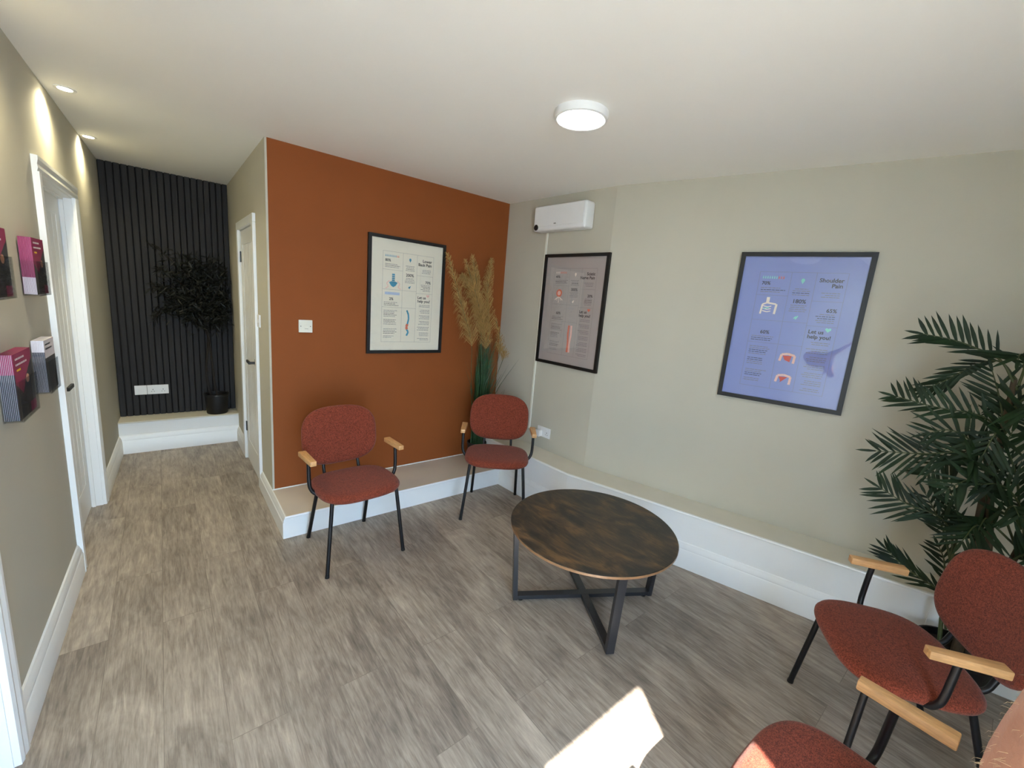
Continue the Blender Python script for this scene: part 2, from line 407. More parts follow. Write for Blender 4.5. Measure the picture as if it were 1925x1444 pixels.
box(bm, -0.001, 1.66, -0.007, 0.0, HO, HO + 0.006, mi=0)
struct('trim_2', bm, ['white_gloss', 'ledge_top'])
# skirting that returns round the hall corner
bm = bmesh.new(); sweep(bm, [(0, 0.372), (0, 0.0), (-0.0005, -DO)], [(o, z * 0.93) for o, z in SK], side=-1); struct('baseboard_hall_right', bm, 'white_gloss', smooth=30)
bm = bmesh.new(); sweep(bm, [(0, 1.63), (0, 1.183)], [(o, z * 0.93) for o, z in SK], side=-1); struct('baseboard_hall_right_far', bm, 'white_gloss', smooth=30)
bm = bmesh.new()
prism(bm, [tuple(a), tuple(e), tuple(b), tuple(B1), tuple(A1), tuple(A0)], 0, HR - 0.010, mi=0)
a2, e2, b2 = off(DR)
prism(bm, [tuple(a2), tuple(e2), tuple(b2), tuple(B1), tuple(A1), tuple(A0)], HR - 0.010, HR, mi=1)
sweep(bm, [tuple(a2), tuple(e2), tuple(b2)], [(0, HR - .014), (.006, HR - .013), (.008, HR - .006), (.005, HR + .001), (-.01, HR + .001)], side=-1, mi=0)
struct('trim_3', bm, ['white_gloss', 'ledge_cream'])
bm = bmesh.new(); c0 = a + (e - a).normalized() * (DO / abs((e - a).normalized().y))
sweep(bm, [tuple(c0), tuple(e), tuple(b)], SKH, side=-1); struct('baseboard_right', bm, 'white_gloss', smooth=30)
bm = bmesh.new(); yf = 1.637
box(bm, lx(yf), 0, yf + 0.008, YH + 0.03, 0, 0.268, mi=0); box(bm, lx(yf), 0, yf, YH + 0.03, 0.268, 0.28, bev=0.003, mi=1)
struct('trim_4', bm, ['white_gloss', 'ledge_cream'])
bm = bmesh.new(); sweep(bm, [(-0.0, yf + .008), (lx(yf), yf + .008)], SK, side=1); struct('baseboard_back', bm, 'white_gloss', smooth=30)
# small round-cornered cover plate low on the right-hand ledge
bm = bmesh.new()
pl = []; s0, s1, z0, z1, rc = 0.0, 0.34, 0.172, 0.335, 0.03
for cx_, cz_, a0 in ((s1 - rc, z1 - rc, 0), (s0 + rc, z1 - rc, PI / 2), (s0 + rc * .3, z0 + rc * .3, PI), (s1 - rc * .3, z0 + rc * .3, 1.5 * PI)):
    r_ = rc if cz_ > .3 else rc * .3
    for k in range(6): pl.append((cx_ + r_ * math.cos(a0 + k * PI / 10), cz_ + r_ * math.sin(a0 + k * PI / 10)))
prism(bm, pl, 0, 0.004)
base = A1 + nB * (DR - 0.012) + tB * 1.947
mt = Matrix(((tB.x, 0, nB.x, base.x), (tB.y, 0, nB.y, base.y), (0, 1, 0, 0), (0, 0, 0, 1)))
bmesh.ops.transform(bm, matrix=mt, verts=bm.verts[:])
o = obj('cover_plate', bm, 'white_gloss')
tag(o, 'white round-cornered cover plate on the boxed ledge behind the right-hand chair', 'cover plate')

# ---------------------------------------------------------------- doors
def door_left(n, y0, y1, hd, handle):
    """door in the left wall: architrave, lining, grooved leaf, lever"""
    R = Matrix(((1, KL, 0, XL0), (0, 1, 0, 0), (0, 0, 1, 0), (0, 0, 0, 1)))
    fw = 0.066
    bm = bmesh.new()
    prof = [(0, 0), (0.0, 0.016), (0.016, 0.020), (0.030, 0.018), (0.050, 0.022), (0.066, 0.022), (0.066, 0)]
    for (p, sgn) in ((y0, -1), (y1, 1)):
        poly = [(d, p + sgn * o) for o, d in prof]
        prism(bm, poly, 0, hd)
    v0 = len(bm.verts)
    poly = [(d, o) for o, d in prof]
    a_ = [bm.verts.new((x, y0 - fw, hd + o)) for x, o in poly]; b_ = [bm.verts.new((x, y1 + fw, hd + o)) for x, o in poly]
    for k in range(len(poly)): bm.faces.new((a_[k], a_[(k + 1) % len(poly)], b_[(k + 1) % len(poly)], b_[k]))
    bm.faces.new(a_); bm.faces.new(b_)
    # lining
    box(bm, -0.15, 0.0, y0, y0 + 0.006, 0, hd); box(bm, -0.15, 0.0, y1 - 0.006, y1, 0, hd); box(bm, -0.15, 0, y0, y1, hd - 0.006, hd)
    # stops
    box(bm, -0.052, -0.035, y1 - 0.018, y1 - 0.006, 0, hd); box(bm, -0.052, -0.035, y0 + .006, y1 - .006, hd - 0.018, hd - .006)
    bmesh.ops.transform(bm, matrix=R, verts=bm.verts[:])
    d = struct('door_%d' % n, bm, 'white_gloss')
    bm = bmesh.new(); xf = -0.056
    box(bm, xf - 0.035, xf - 0.006, y0 + .008, y1 - .008, 0.006, hd - .008)
    wst = 0.10
    box(bm, xf - .006, xf, y0 + .008, y0 + .008 + wst, 0.006, hd - .008); box(bm, xf - .006, xf, y1 - .008 - wst, y1 - .008, 0.006, hd - .008)
    box(bm, xf - .006, xf, y0 + .108, y1 - .108, 0.006, 0.2); box(bm, xf - .006, xf, y0 + .108, y1 - .108, hd - .11, hd - .008)
    np_ = 6; wd = (y1 - y0 - .216) / np_
    for k in range(np_): box(bm, xf - .007, xf - .002, y0 + .108 + k * wd + .003, y0 + .108 + (k + 1) * wd - .003, .2, hd - .11, bev=.0015, seg=1)
    bmesh.ops.transform(bm, matrix=R, verts=bm.verts[:])
    obj('door_leaf', bm, 'white_gloss', d)
    bm = bmesh.new()
    box(bm, xf, xf + .008, handle - .026, handle + .026, .885, .937, bev=.002)
    box(bm, xf + .008, xf + .045, handle - .009, handle + .009, .902, .920, bev=.003)
    box(bm, xf + .034, xf + .048, handle - .009, handle + .115, .901, .921, bev=.003)
    bmesh.ops.transform(bm, matrix=R, verts=bm.verts[:])
    obj('door_handle', bm, 'dark', d)
    return d
door_left(1, D1[0], D1[1], DH, 0.06)
door_left(3, D3[0], D3[1], DH, -2.12)  # closed white leaf stands in for the bright doorway and keeps sun out
# hall right door, flush leaf
bm = bmesh.new()
for y0, y1, z0, z1 in ((D2[0] - .062, D2[0], 0, D2H), (D2[1], D2[1] + .062, 0, D2H), (D2[0] - .062, D2[1] + .062, D2H, D2H + .058)):
    box(bm, -0.02, 0, y0, y1, z0, z1, bev=.003)
box(bm, 0, .1, D2[0], D2[0] + .006, 0, D2H); box(bm, 0, .1, D2[1] - .006, D2[1], 0, D2H); box(bm, 0, .1, D2[0], D2[1], D2H - .006, D2H)
d2 = struct('door_2', bm, 'white_gloss')
bm = bmesh.new()
box(bm, .008, .038, D2[0] + .008, D2[1] - .008, .006, D2H - .008)
for a_ in ((D2[0] + .008, D2[0] + .10, .006, D2H - .008), (D2[1] - .10, D2[1] - .008, .006, D2H - .008), (D2[0] + .1, D2[1] - .1, .006, .2), (D2[0] + .1, D2[1] - .1, D2H - .118, D2H - .008)):
    box(bm, .002, .009, *a_)
wd = (D2[1] - D2[0] - .2) / 6
for k in range(6): box(bm, .0045, .010, D2[0] + .1 + k * wd + .005, D2[0] + .1 + (k + 1) * wd - .005, .2, D2H - .118, bev=.002, seg=1)
obj('door_leaf', bm, 'white_gloss', d2)
bm = bmesh.new()
box(bm, -.006, .002, .505, .555, .93, .98, bev=.002); box(bm, -.046, -.006, .521, .539, .946, .964, bev=.003); box(bm, -.05, -.036, .521, .64, .945, .965, bev=.003)
obj('door_handle', bm, 'dark', d2)
for z in (.26, 1.70):
    obj('hinge', B(-.006, .004, D2[1] - .022, D2[1] - .002, z, z + .085, bev=.002), 'dark', d2)

# ---------------------------------------------------------------- switches, sockets
def plate(name, label, cat, mtx, w_, h_, kind):
    t = thing(name, label, cat, group=None); t.matrix_world = mtx
    obj('face_plate', B(-w_ / 2, w_ / 2, -h_ / 2, h_ / 2, 0, .009, bev=.003), 'plastic_warm' if kind == 'spur' else 'plastic', t)
    def add(n, b_, m_): return obj(n, b_, m_, t)
    if kind == 'spur':
        add('switch_rocker', B(-.012, .018, -.012, .012, .009, .012, bev=.001), 'plastic_warm')
        for sx in (-1, 1):
            bm = bmesh.new(); lathe(bm, [(0, .0105), (.0032, .0105), (.0032, .008), (0, .008)], (sx * .030, 0, 0), seg=12); add('screw', bm, 'screw')
        add('fuse_slot', B(-.006, .016, -.0185, -.0165, .009, .0096), 'screw')
    if kind == 'single':
        add('switch_rocker', B(-.007, .007, -.013, .013, .009, .013, bev=.001), 'plastic')
    if kind == 'blank':
        add('switch_rocker', B(-.012, .012, -.012, .012, .009, .012, bev=.001), 'plastic')
    if kind == 'double':
        for sx in (-.036, .036):
            add('switch_rocker', B(sx - .006 * (1 if sx > 0 else 1), sx + .006, .018, .034, .009, .013, bev=.001), 'plastic')
            bm = bmesh.new(); box(bm, sx - .002, sx + .002, -.004, .006, .009, .0095); box(bm, sx - .013, sx - .006, -.018, -.0145, .009, .0095); box(bm, sx + .006, sx + .013, -.018, -.0145, .009, .0095)
            add('pin_holes', bm, 'dark')
    return t
def face(origin, right_, normal):     # matrix with local x along the wall, y up, z out of the wall
    r_ = Vector((*right_, 0)).normalized(); n_ = Vector((*normal, 0)).normalized()
    return Matrix(((r_.x, 0, n_.x, origin[0]), (r_.y, 0, n_.y, origin[1]), (0, 1, 0, origin[2]), (0, 0, 0, 1)))
plate('wall_switch', 'square white fused switch plate on the burnt orange wall', 'switch', face((.2175, 0, 1.286), (1, 0), (0, -1)), .086, .084, 'spur')
plate('wall_switch', 'small white light switch on the hall wall beside the door frame', 'switch', face((0, .325, 1.285), (0, -1), (-1, 0)), .086, .086, 'single')
plate('blank_socket_plate', 'white single plate left of the twin socket on the dark fluted panel', 'switch', face((-.711, YH, .517), (1, 0), (0, -1)), .084, .084, 'blank')
plate('wall_socket', 'white twin wall socket on the dark fluted panel beside the olive tree', 'socket', face((-.592, YH, .517), (1, 0), (0, -1)), .150, .084, 'double')
pA = A0 + tA * .665
plate('wall_socket', 'white twin wall socket low on the pale wall right of the far chair', 'socket', face((pA.x, pA.y, .512), tuple(tA), tuple(nA)), .146, .086, 'double')
t = thing('power_plug', 'white plug adaptor pushed into the wall socket behind the far chair', 'plug'); t.matrix_world = face((pA.x + nA.x * .009, pA.y + nA.y * .009, .50), tuple(tA), tuple(nA))
obj('plug_body', B(-.064, -.012, -.026, .026, .0008, .045, bev=.005), 'plastic', t)

# cable trunking down the wall
pT = A0 + tA * .492
t = thing('cable_trunking', 'thin white cable trunking running down from the wall heater', 'trunking'); t.matrix_world = face((pT.x, pT.y, 0), tuple(tA), tuple(nA))
obj('trunking_cover', B(-.009, .009, .50, 2.125, 0, .012, bev=.002), 'plastic_warm', t)

# wall heater / air unit
pH = A0 + tA * .682
t = thing('wall_heater', 'white wall-mounted fan heater high beside the orange wall', 'heater'); t.matrix_world = face((pH.x, pH.y, 2.218), tuple(tA), tuple(nA))
bm = bmesh.new(); box(bm, -.26, .26, -.094, .094, 0, .105, bev=.018, seg=4); obj('casing', bm, 'plastic', t, smooth=35)
bm = bmesh.new(); box(bm, -.246, .243, -.062, .084, .1045, .1085, bev=.003); obj('front_panel', bm, 'plastic', t)
bm = bmesh.new(); box(bm, -.20, .243, -.080, -.067, .1045, .107, bev=.001); obj('outlet_flap', bm, 'plastic', t)
bm = bmesh.new(); lathe(bm, [(0, .1125), (.019, .1125), (.022, .110), (.022, .104), (0, .104)], (-.222, -.066, 0), seg=28); obj('round_sensor', bm, 'dark', t, smooth=30)
bm = bmesh.new(); box(bm, -.035, -.027, -.052, -.043, .1085, .1089); box(bm, -.023, -.015, -.052, -.043, .1085, .1089); obj('logo_mark', bm, 'screw', t)

# ---------------------------------------------------------------- ceiling lights
t = thing('ceiling_light', 'round flush white ceiling light, lit, above the coffee table', 'ceiling light', (.953, -1.655, H))
bm = bmesh.new(); lathe(bm, [(0, 0), (.118, 0), (.120, -.012), (.116, -.030), (.108, -.034), (.104, -.032), (.104, -.006), (0, -.006)], seg=56); obj('rim', bm, 'plastic', t, smooth=40)
bm = bmesh.new(); lathe(bm, [(0, -.033), (.06, -.0325), (.1035, -.030), (.1035, -.008), (0, -.008)], seg=56); obj('diffuser', bm, 'lamp', t, smooth=40)
for i, (x, y, lab) in enumerate(((-.833, .112, 'small recessed downlight, lit, in the hall ceiling nearer the camera'), (-.838, 1.08, 'small recessed downlight, lit, further down the hall ceiling'), (-.83, -.86, 'small recessed downlight in the ceiling above the leaflet racks'))):
    t = thing('downlight', lab, 'downlight', (x, y, H))
    bm = bmesh.new(); lathe(bm, [(.028, -.001), (.042, -.001), (.042, -.004), (.036, -.006), (.028, -.004)], seg=36); 
    rg = obj('bezel', bm, 'plastic', t, smooth=40)
    bm = bmesh.new(); lathe(bm, [(0, -.0045), (.027, -.0045), (.029, -.001), (0, -.001)], seg=36); obj('lens', bm, 'spot_lamp', t, smooth=40)
    l = bpy.data.lights.new('downlight_beam', 'SPOT'); l.energy = 26; l.spot_size = math.radians(150); l.spot_blend = 1.0; l.color = (1.0, 0.88, 0.55); l.shadow_soft_size = 0.018
    lo = bpy.data.objects.new('downlight_beam', l); COL.objects.link(lo); lo.parent = t; lo.location = (0, 0, -.008)

# ---------------------------------------------------------------- chairs
def se_ring(a, b, n, cnt=56):
    out = []
    for k in range(cnt):
        t_ = 2 * PI * k / cnt; c_, s_ = math.cos(t_), math.sin(t_)
        out.append((math.copysign(abs(c_) ** (2 / n), c_) * a, math.copysign(abs(s_) ** (2 / n), s_) * b))
    return out
def cushion(bm, a, b, prof, fn, n=3.2):
    rings = []
    for (sc_, h) in prof:
        if sc_ < 1e-4: rings.append([bm.verts.new(fn(0, 0, h))])
        else:
            ins = sc_
            rings.append([bm.verts.new(fn(x, y, h)) for x, y in se_ring(a * ins if ins < .9 else a - (1 - ins) * .25, b * ins if ins < .9 else b - (1 - ins) * .25, n)])
    for p, q in zip(rings, rings[1:]):
        cnt = max(len(p), len(q))
        for k in range(cnt):
            u = []
            for v in (p[k % len(p)], p[(k + 1) % cnt % len(p)], q[(k + 1) % cnt % len(q)], q[k % len(q)]):
                if v not in u: u.append(v)
            if len(u) > 2: bm.faces.new(u)
CAP = [(0, 0), (.35, 0), (.7, 0), (.9, -.0015), (.94, -.004), (.975, -.010), (1.0, -.020), (1.0, -.028), (.985, -.037), (.95, -.043), (.9, -.045), (.6, -.045), (0, -.045)]
def make_chair():
    t = thing('armchair', '', 'chair', (0, 0, 0))
    SZ = .458
    bm = bmesh.new()
    cushion(bm, .234, .206, CAP, lambda x, y, h: (x, y - .050, SZ + h * 1.05 + (.006 if h > -.003 else 0) * (1 - (x / .24) ** 2) * (1 - (y / .21) ** 2) - .006 * max(0, -y / .2) ** 2))
    obj('seat', bm, 'rust', t, smooth=50)
    BY, BZ, BT = .192, .661, .165
    def bk(x, y, h):
        yy = BY + math.sin(BT) * y + .030 * (1 - (x / .23) ** 2) - .015
        return (x, yy - .015 - h * 1.0, BZ + math.cos(BT) * y)
    bm = bmesh.new(); cushion(bm, .229, .179, [(s_, h * .9) for s_, h in CAP], bk, n=3.0)
    obj('backrest', bm, 'rust', t, smooth=50)
    for s in (-1, 1):
        bm = bmesh.new()
        v = box(bm, s * .258 - .021, s * .258 + .021, -.111, .083, .609, .637, bev=.004)
        # long chamfer on the outer front corner
        for q in bm.verts:
            if q.co.y < -.09: q.co.x -= (q.co.x - s * .258) * .22
        ar = obj('armrest', bm, 'oak', t, smooth=30)
        bm = bmesh.new()
        tube(bm, smooth_path([(s * .258, -.030, .612), (s * .259, -.034, .55), (s * .258, -.038, .490), (s * .252, -.042, .455), (s * .232, -.050, .425), (s * .195, -.066, .413), (s * .15, -.08, .412)], 5), .0105, 12)
        obj('arm_post', bm, 'black_metal', t, smooth=50)
        bm = bmesh.new(); tube(bm, [(s * .188, -.188, .418), (s * .228, -.228, .006)], .0108, 14); lg = obj('leg', bm, 'black_metal', t, smooth=50)
        bm = bmesh.new(); tube(bm, [(s * .2275, -.2275, .012), (s * .2285, -.2285, 0.0)], .0122, 14); obj('rubber_foot', bm, 'dark', lg, smooth=50)
        bm = bmesh.new(); tube(bm, [(s * .160, .100, .418), (s * .180, .229, .006)], .0108, 14); lg = obj('leg', bm, 'black_metal', t, smooth=50)
        bm = bmesh.new(); tube(bm, [(s * .1798, .228, .012), (s * .1803, .2305, 0.0)], .0122, 14); obj('rubber_foot', bm, 'dark', lg, smooth=50)
        bm = bmesh.new()
        tube(bm, smooth_path([(s * .10, .02, .412), (s * .105, .10, .418), (s * .107, .158, .440), (s * .106, .180, .49), (s * .102, .212, .58), (s * .10, .240, .70)], 5), .0095, 12)
        obj('back_support', bm, 'black_metal', t, smooth=50)
    bm = bmesh.new(); box(bm, -.17, .17, -.09, -.065, .400, .412, bev=.003); box(bm, -.15, .15, .05, .075, .400, .412, bev=.003); box(bm, -.05, .05, -.065, .05, .402, .410)
    obj('seat_frame', bm, 'black_metal', t)
    return t
chair = make_chair()
CH = [((.306, -.693), .064, 'rust fabric armchair in front of the orange wall, nearest the hall'),
      ((1.372, -.728), -.655, 'rust fabric armchair in the far corner in front of the pampas grass'),
      ((1.489, -3.035), -2.560, 'rust fabric armchair at right in front of the potted palm'),
      ((.622, -3.085), 3.100, 'rust fabric armchair cut off at the bottom edge with a sunlit seat')]
for i, (p, rz, lab) in enumerate(CH):
    o = chair if i == 0 else copy_tree(chair)
    o.location = (p[0], p[1], 0); o.rotation_euler = (0, 0, rz); o['label'] = lab; o['category'] = 'chair'; o['group'] = 'rust armchairs in the waiting room'

# ---------------------------------------------------------------- coffee table
TC = (1.183, -1.822)
t = thing('coffee_table', 'round dark rustic wood coffee table on crossed black metal legs', 'coffee table', (*TC, 0))
bm = bmesh.new(); R_ = .434
lathe(bm, [(0, .435), (R_ - .003, .435), (R_, .4325)], seg=96, mi=0)
lathe(bm, [(R_, .4325), (R_, .4215), (R_ - .002, .419), (0, .419)], seg=96, mi=1)
bmesh.ops.remove_doubles(bm, verts=bm.verts[:], dist=1e-5)
obj('tabletop', bm, ['board', 'board_edge'], t, smooth=35)
u1 = Vector((-.337, .198)).normalized(); u2 = Vector((-.219, -.325)).normalized()
u2 = (u2 - u1 * u1.dot(u2)).normalized()
for u_ in (u1, u2):
    n_ = Vector((-u_.y, u_.x))
    mt = Matrix(((u_.x, n_.x, 0, 0), (u_.y, n_.y, 0, 0), (0, 0, 1, 0), (0, 0, 0, 1)))
    zt = .034 if u_ is u1 else .0335
    bm = bmesh.new(); box(bm, -.372, .372, -.02, .02, .012, zt, bev=.001, seg=1, mtx=mt); obj('floor_bar', bm, 'table_metal', t)
    bm = bmesh.new(); box(bm, -.385, .385, -.02, .02, .399, .4185, bev=.001, seg=1, mtx=mt); obj('top_bar', bm, 'table_metal', t)
    for s in (-1, 1):
        bm = bmesh.new(); x0, x1 = (.370, .394)
        vs = box(bm, s * x0 if s > 0 else -x1, s * x1 if s > 0 else -x0, -.02, .02, .008, .4185, bev=.001, seg=1)
        for v in bm.verts: v.co.x += s * .028 * (v.co.z / .42)
        bmesh.ops.transform(bm, matrix=mt, verts=bm.verts[:]); lg = obj('leg', bm, 'table_metal', t)
        bm = bmesh.new(); lathe(bm, [(0, .012), (.006, .012), (.006, .005), (.014, .004), (.014, 0), (0, 0)], (u_.x * s * .352, u_.y * s * .352, 0), seg=18); obj('levelling_foot', bm, 'chrome', t, smooth=40)

# ---------------------------------------------------------------- posters
def txt(par, name, s, x, y, size, m_, align='LEFT', bold=0.0, z=.0006, lab=None):
    c = bpy.data.curves.new(name, 'FONT'); c.body = s; c.size = size; c.align_x = align; c.offset = bold; c.space_line = 0.95
    c.fill_mode = 'FRONT'; c.resolution_u = 3
    tmp = bpy.data.objects.new('tmp', c); COL.objects.link(tmp)
    dg = bpy.context.evaluated_depsgraph_get(); me = bpy.data.meshes.new_from_object(tmp.evaluated_get(dg))
    bpy.data.objects.remove(tmp); bpy.data.curves.remove(c)
    me.name = name
    for v in me.vertices: v.co.x += x; v.co.y += y; v.co.z = z
    me.materials.clear(); me.materials.append(M[m_])
    o = bpy.data.objects.new(name, me); COL.objects.link(o); o.parent = par
    if lab: o['label'] = lab
    return o
def rect(bm, x0, x1, y0, y1, z=.0005, mi=0):
    f = bm.faces.new([bm.verts.new(p) for p in ((x0, y0, z), (x1, y0, z), (x1, y1, z), (x0, y1, z))]); f.material_index = mi
def ngon(bm, pts, z=.0005, mi=0):
    f = bm.faces.new([bm.verts.new((x, y, z)) for x, y in pts]); f.material_index = mi
def blob(bm, cx_, cy_, rx, ry, z=.0005, mi=0, n=16): ngon(bm, [(cx_ + rx * math.cos(2 * PI * k / n), cy_ + ry * math.sin(2 * PI * k / n)) for k in range(n)], z, mi)
def stroke(bm, pts, w_, z=.0006, mi=0):
    pts = [Vector(p) for p in pts]
    for a_, b_ in zip(pts, pts[1:]):
        n_ = (b_ - a_).normalized().orthogonal() * w_ / 2 if False else Vector((-(b_ - a_).y, (b_ - a_).x)).normalized() * w_ / 2
        ngon(bm, [a_ - n_, b_ - n_, b_ + n_, a_ + n_], z, mi)
def poster(label, mtx, paper, style, glz):
    W_, H_ = .625, .862
    t = thing('framed_poster', label, 'framed poster', group=None); t.matrix_world = mtx
    fw = .024; d = .022
    bm = bmesh.new()
    prof = [(0, 0), (0, d), (fw, d), (fw, d - .004), (fw - .002, d - .008), (fw - .002, 0)]
    cs = [(-1, -1), (1, -1), (1, 1), (-1, 1)]; rings = []
    for sx, sy in cs: rings.append([bm.verts.new((sx * (W_ / 2 - o_), sy * (H_ / 2 - o_), z_)) for o_, z_ in prof])
    for k in range(4):
        a_, b_ = rings[k], rings[(k + 1) % 4]
        for j in range(len(prof)): bm.faces.new((a_[j], a_[(j + 1) % len(prof)], b_[(j + 1) % len(prof)], b_[j]))
    obj('frame', bm, 'frame', t)
    obj('backing_board', B(-W_ / 2 + .004, W_ / 2 - .004, -H_ / 2 + .004, H_ / 2 - .004, .001, .008), 'frame', t)
    pw, ph = W_ - .044, H_ - .044
    pz = .0085
    bm = bmesh.new(); box(bm, -pw / 2, pw / 2, -ph / 2, ph / 2, pz - .0004, pz); pp = obj('paper', bm, paper, t)
    X = lambda u_: (u_ - .5) * pw; Y = lambda v_: (.5 - v_) * ph
    def T(name, s, u_, v_, size, m_='ink', al='LEFT', bold=.0): return txt(pp, name, s, X(u_), Y(v_), size, m_, al, bold, pz + .0005)
    # thin grid rules
    bm = bmesh.new(); Lw = .0012; u0, u1_, v0, v1 = .155, .865, .105, .92; z_ = pz + .0003
    ca, cb = .425, .625
    for v_, a_, b_ in ((v0, u0, u1_), (v1, u0, u1_), (.265, u0, ca), (.44, u0, cb), (.60, u0, cb), (.29, cb, u1_), (.455, cb, u1_)):
        rect(bm, X(a_), X(b_), Y(v_) - Lw / 2, Y(v_) + Lw / 2, z_)
    for u_, a_, b_ in ((u0, v0, v1), (u1_, v0, v1), (ca, v0, v1), (cb, v0, v1)): rect(bm, X(u_) - Lw / 2, X(u_) + Lw / 2, Y(b_), Y(a_), z_)
    obj('grid_rules', bm, 'ink_grey', pp)
    # rows of small print drawn as word-length dashes
    rnd = random.Random(style['seed'])
    def lines(ua, ub, v_, n, al='L', dark=()):
        bm = bmesh.new()
        for k in range(n):
            wd_ = (ub - ua) * rnd.uniform(.72, 1.0)
            s_ = ua if al == 'L' else (ub - wd_ if al == 'R' else (ua + ub - wd_) / 2)
            p_ = s_
            while p_ < s_ + wd_ - .006:
                q_ = min(p_ + rnd.uniform(.014, .04), s_ + wd_)
                rect(bm, X(p_), X(q_), Y(v_ + k * .0135) - .0016, Y(v_ + k * .0135) + .0016, pz + .0004, 1 if k in dark else 0); p_ = q_ + .005
        obj('paragraph', bm, ['ink_grey', 'ink'], pp)
    lines(.185, .405, .215, 3, 'L', (1,)); lines(.455, .60, .215, 4, 'C', (2,)); lines(.455, .60, .325, 4, 'C'); lines(.68, .83, .235, 3, 'R')
    lines(.68, .83, .375, 5, 'R', (1, 2)); lines(.18, .39, .555, 3, 'L', (1, 2))
    lines(.18, .385, .63, 5, 'L', (2, 3)); lines(.18, .36, .715, 4, 'L', (0, 1)); lines(.18, .37, .80, 4, 'L', (2, 3)); lines(.18, .33, .865, 2, 'L')
    for v_, n in ((.565, 2), (.61, 3), (.665, 3), (.72, 3), (.775, 3), (.83, 3), (.885, 2)): lines(.655, .835, v_, n, 'R')
    # people row
    bm = bmesh.new()
    for k in range(10):
        mi = 0 if k < style['hot'] else 1
        x_ = X(.19) + k * .0112; blob(bm, x_, Y(.143) + .006, .0022, .0022, pz + .0005, mi, 8); rect(bm, x_ - .0026, x_ + .0026, Y(.143) - .007, Y(.143) + .003, pz + .0005, mi)
    obj('people_icons', bm, [style['c1'], style['c2']], pp)
    T('percentage', style['p1'], .185, .193, .026, bold=.0006)
    T('percentage', style['p2'], .527, .31, .030, al='CENTER', bold=.0006)
    T('percentage', style['p3'], .835, .36, .028, al='RIGHT', bold=.0006)
    T('percentage', style['p4'], .25, .535, .028, bold=.0006)
    T('title', style['title'], .84, .165, .030, al='RIGHT', bold=.0007)
    T('invitation', 'Let us\nhelp you!', .648, .505, .029, bold=.0007)
    bm = bmesh.new(); hx, hy = X(.80), Y(.475)
    ngon(bm, [(hx, hy - .013), (hx + .013, hy), (hx + .013, hy + .007), (hx + .007, hy + .011), (hx, hy + .006), (hx - .007, hy + .011), (hx - .013, hy + .007), (hx - .013, hy)], pz + .0005)
    obj('heart_icon', bm, style['heart'], pp)
    bm = bmesh.new(); dx, dy = X(.525), Y(.16)
    ngon(bm, [(dx, dy - .017), (dx + .009, dy), (dx + .007, dy + .010), (dx, dy + .013), (dx - .007, dy + .010), (dx - .009, dy)], pz + .0005)
    obj('drop_icon', bm, style['c1'], pp); bm = bmesh.new()
    stroke(bm, [(X(.51), Y(.415)), (X(.525), Y(.40)), (X(.525), Y(.42)), (X(.54), Y(.395))], .006, pz + .0005)
    obj('joint_icon', bm, style['c1'], pp)
    bm = bmesh.new(); k_ = style['k']
    if k_ == 'back':
        cx_ = X(.30)
        for j in range(5): rect(bm, cx_ - .011, cx_ + .011, Y(.305 + j * .017) - .0055, Y(.305 + j * .017) + .0055, pz + .0005, 0)
        ngon(bm, [(cx_ - .034, Y(.375)), (cx_ - .012, Y(.365)), (cx_ + .012, Y(.365)), (cx_ + .034, Y(.375)), (cx_ + .018, Y(.405)), (cx_, Y(.418)), (cx_ - .018, Y(.405))], pz + .0005, 0)
        for s in (-1, 1):
            stroke(bm, [(cx_ + s * .03, Y(.36)), (cx_ + s * .052, Y(.385)), (cx_ + s * .038, Y(.415)), (cx_ + s * .06, Y(.432))], .006, pz + .0004, 1)
        MS = ['ink_teal', 'ink_pink', 'ink_pale', 'ink_coral']; obj('pelvis_drawing', bm, MS, pp); bm = bmesh.new()
        rect(bm, X(.19), X(.39), Y(.487), Y(.463), pz + .0005, 2); obj('scale_bar', bm, MS, pp); bm = bmesh.new()
        stroke(bm, [(X(.50), Y(.62)), (X(.525), Y(.66)), (X(.53), Y(.70)), (X(.515), Y(.75))], .013, pz + .0005, 0)
        stroke(bm, [(X(.515), Y(.75)), (X(.50), Y(.775)), (X(.51), Y(.80))], .020, pz + .0006, 3)
        stroke(bm, [(X(.505), Y(.80)), (X(.53), Y(.825)), (X(.505), Y(.86))], .014, pz + .0005, 0)
        ms = ['ink_teal', 'ink_pink', 'ink_pale', 'ink_coral']
    elif k_ == 'leg':
        cx_, cy_ = X(.27), Y(.335)
        blob(bm, cx_, cy_, .030, .030, pz + .0004, 0); blob(bm, cx_, cy_, .017, .018, pz + .0006, 1)
        for s in (-1, 1):
            stroke(bm, [(cx_, cy_ - .030), (cx_ + s * .018, cy_ - .038), (cx_ + s * .040, cy_ - .054)], .007, pz + .0005, 2)
            stroke(bm, [(cx_ + s * .012, cy_ - .032), (cx_ + s * .02, cy_ - .058)], .005, pz + .0005, 2)
        stroke(bm, [(cx_, cy_ - .03), (cx_, cy_ - .075)], .006, pz + .0005, 2)
        MS = ['ink_coral', 'ink_pink', 'ink_bone', 'ink_coral']; obj('pelvis_drawing', bm, MS, pp); bm = bmesh.new()
        for s in (-1, 1):
            stroke(bm, [(X(.525) + s * .012, Y(.63)), (X(.525) + s * .015, Y(.72)), (X(.525) + s * .007, Y(.80)), (X(.525) + s * .010, Y(.885))], .017, pz + .0005, 0 if s < 0 else 1)
        ms = ['ink_coral', 'ink_pink', 'ink_bone', 'ink_coral']
    else:
        cx_, cy_ = X(.27), Y(.355)
        rect(bm, cx_ - .010, cx_ + .006, cy_ + .028, cy_ + .062, pz + .0005, 0)
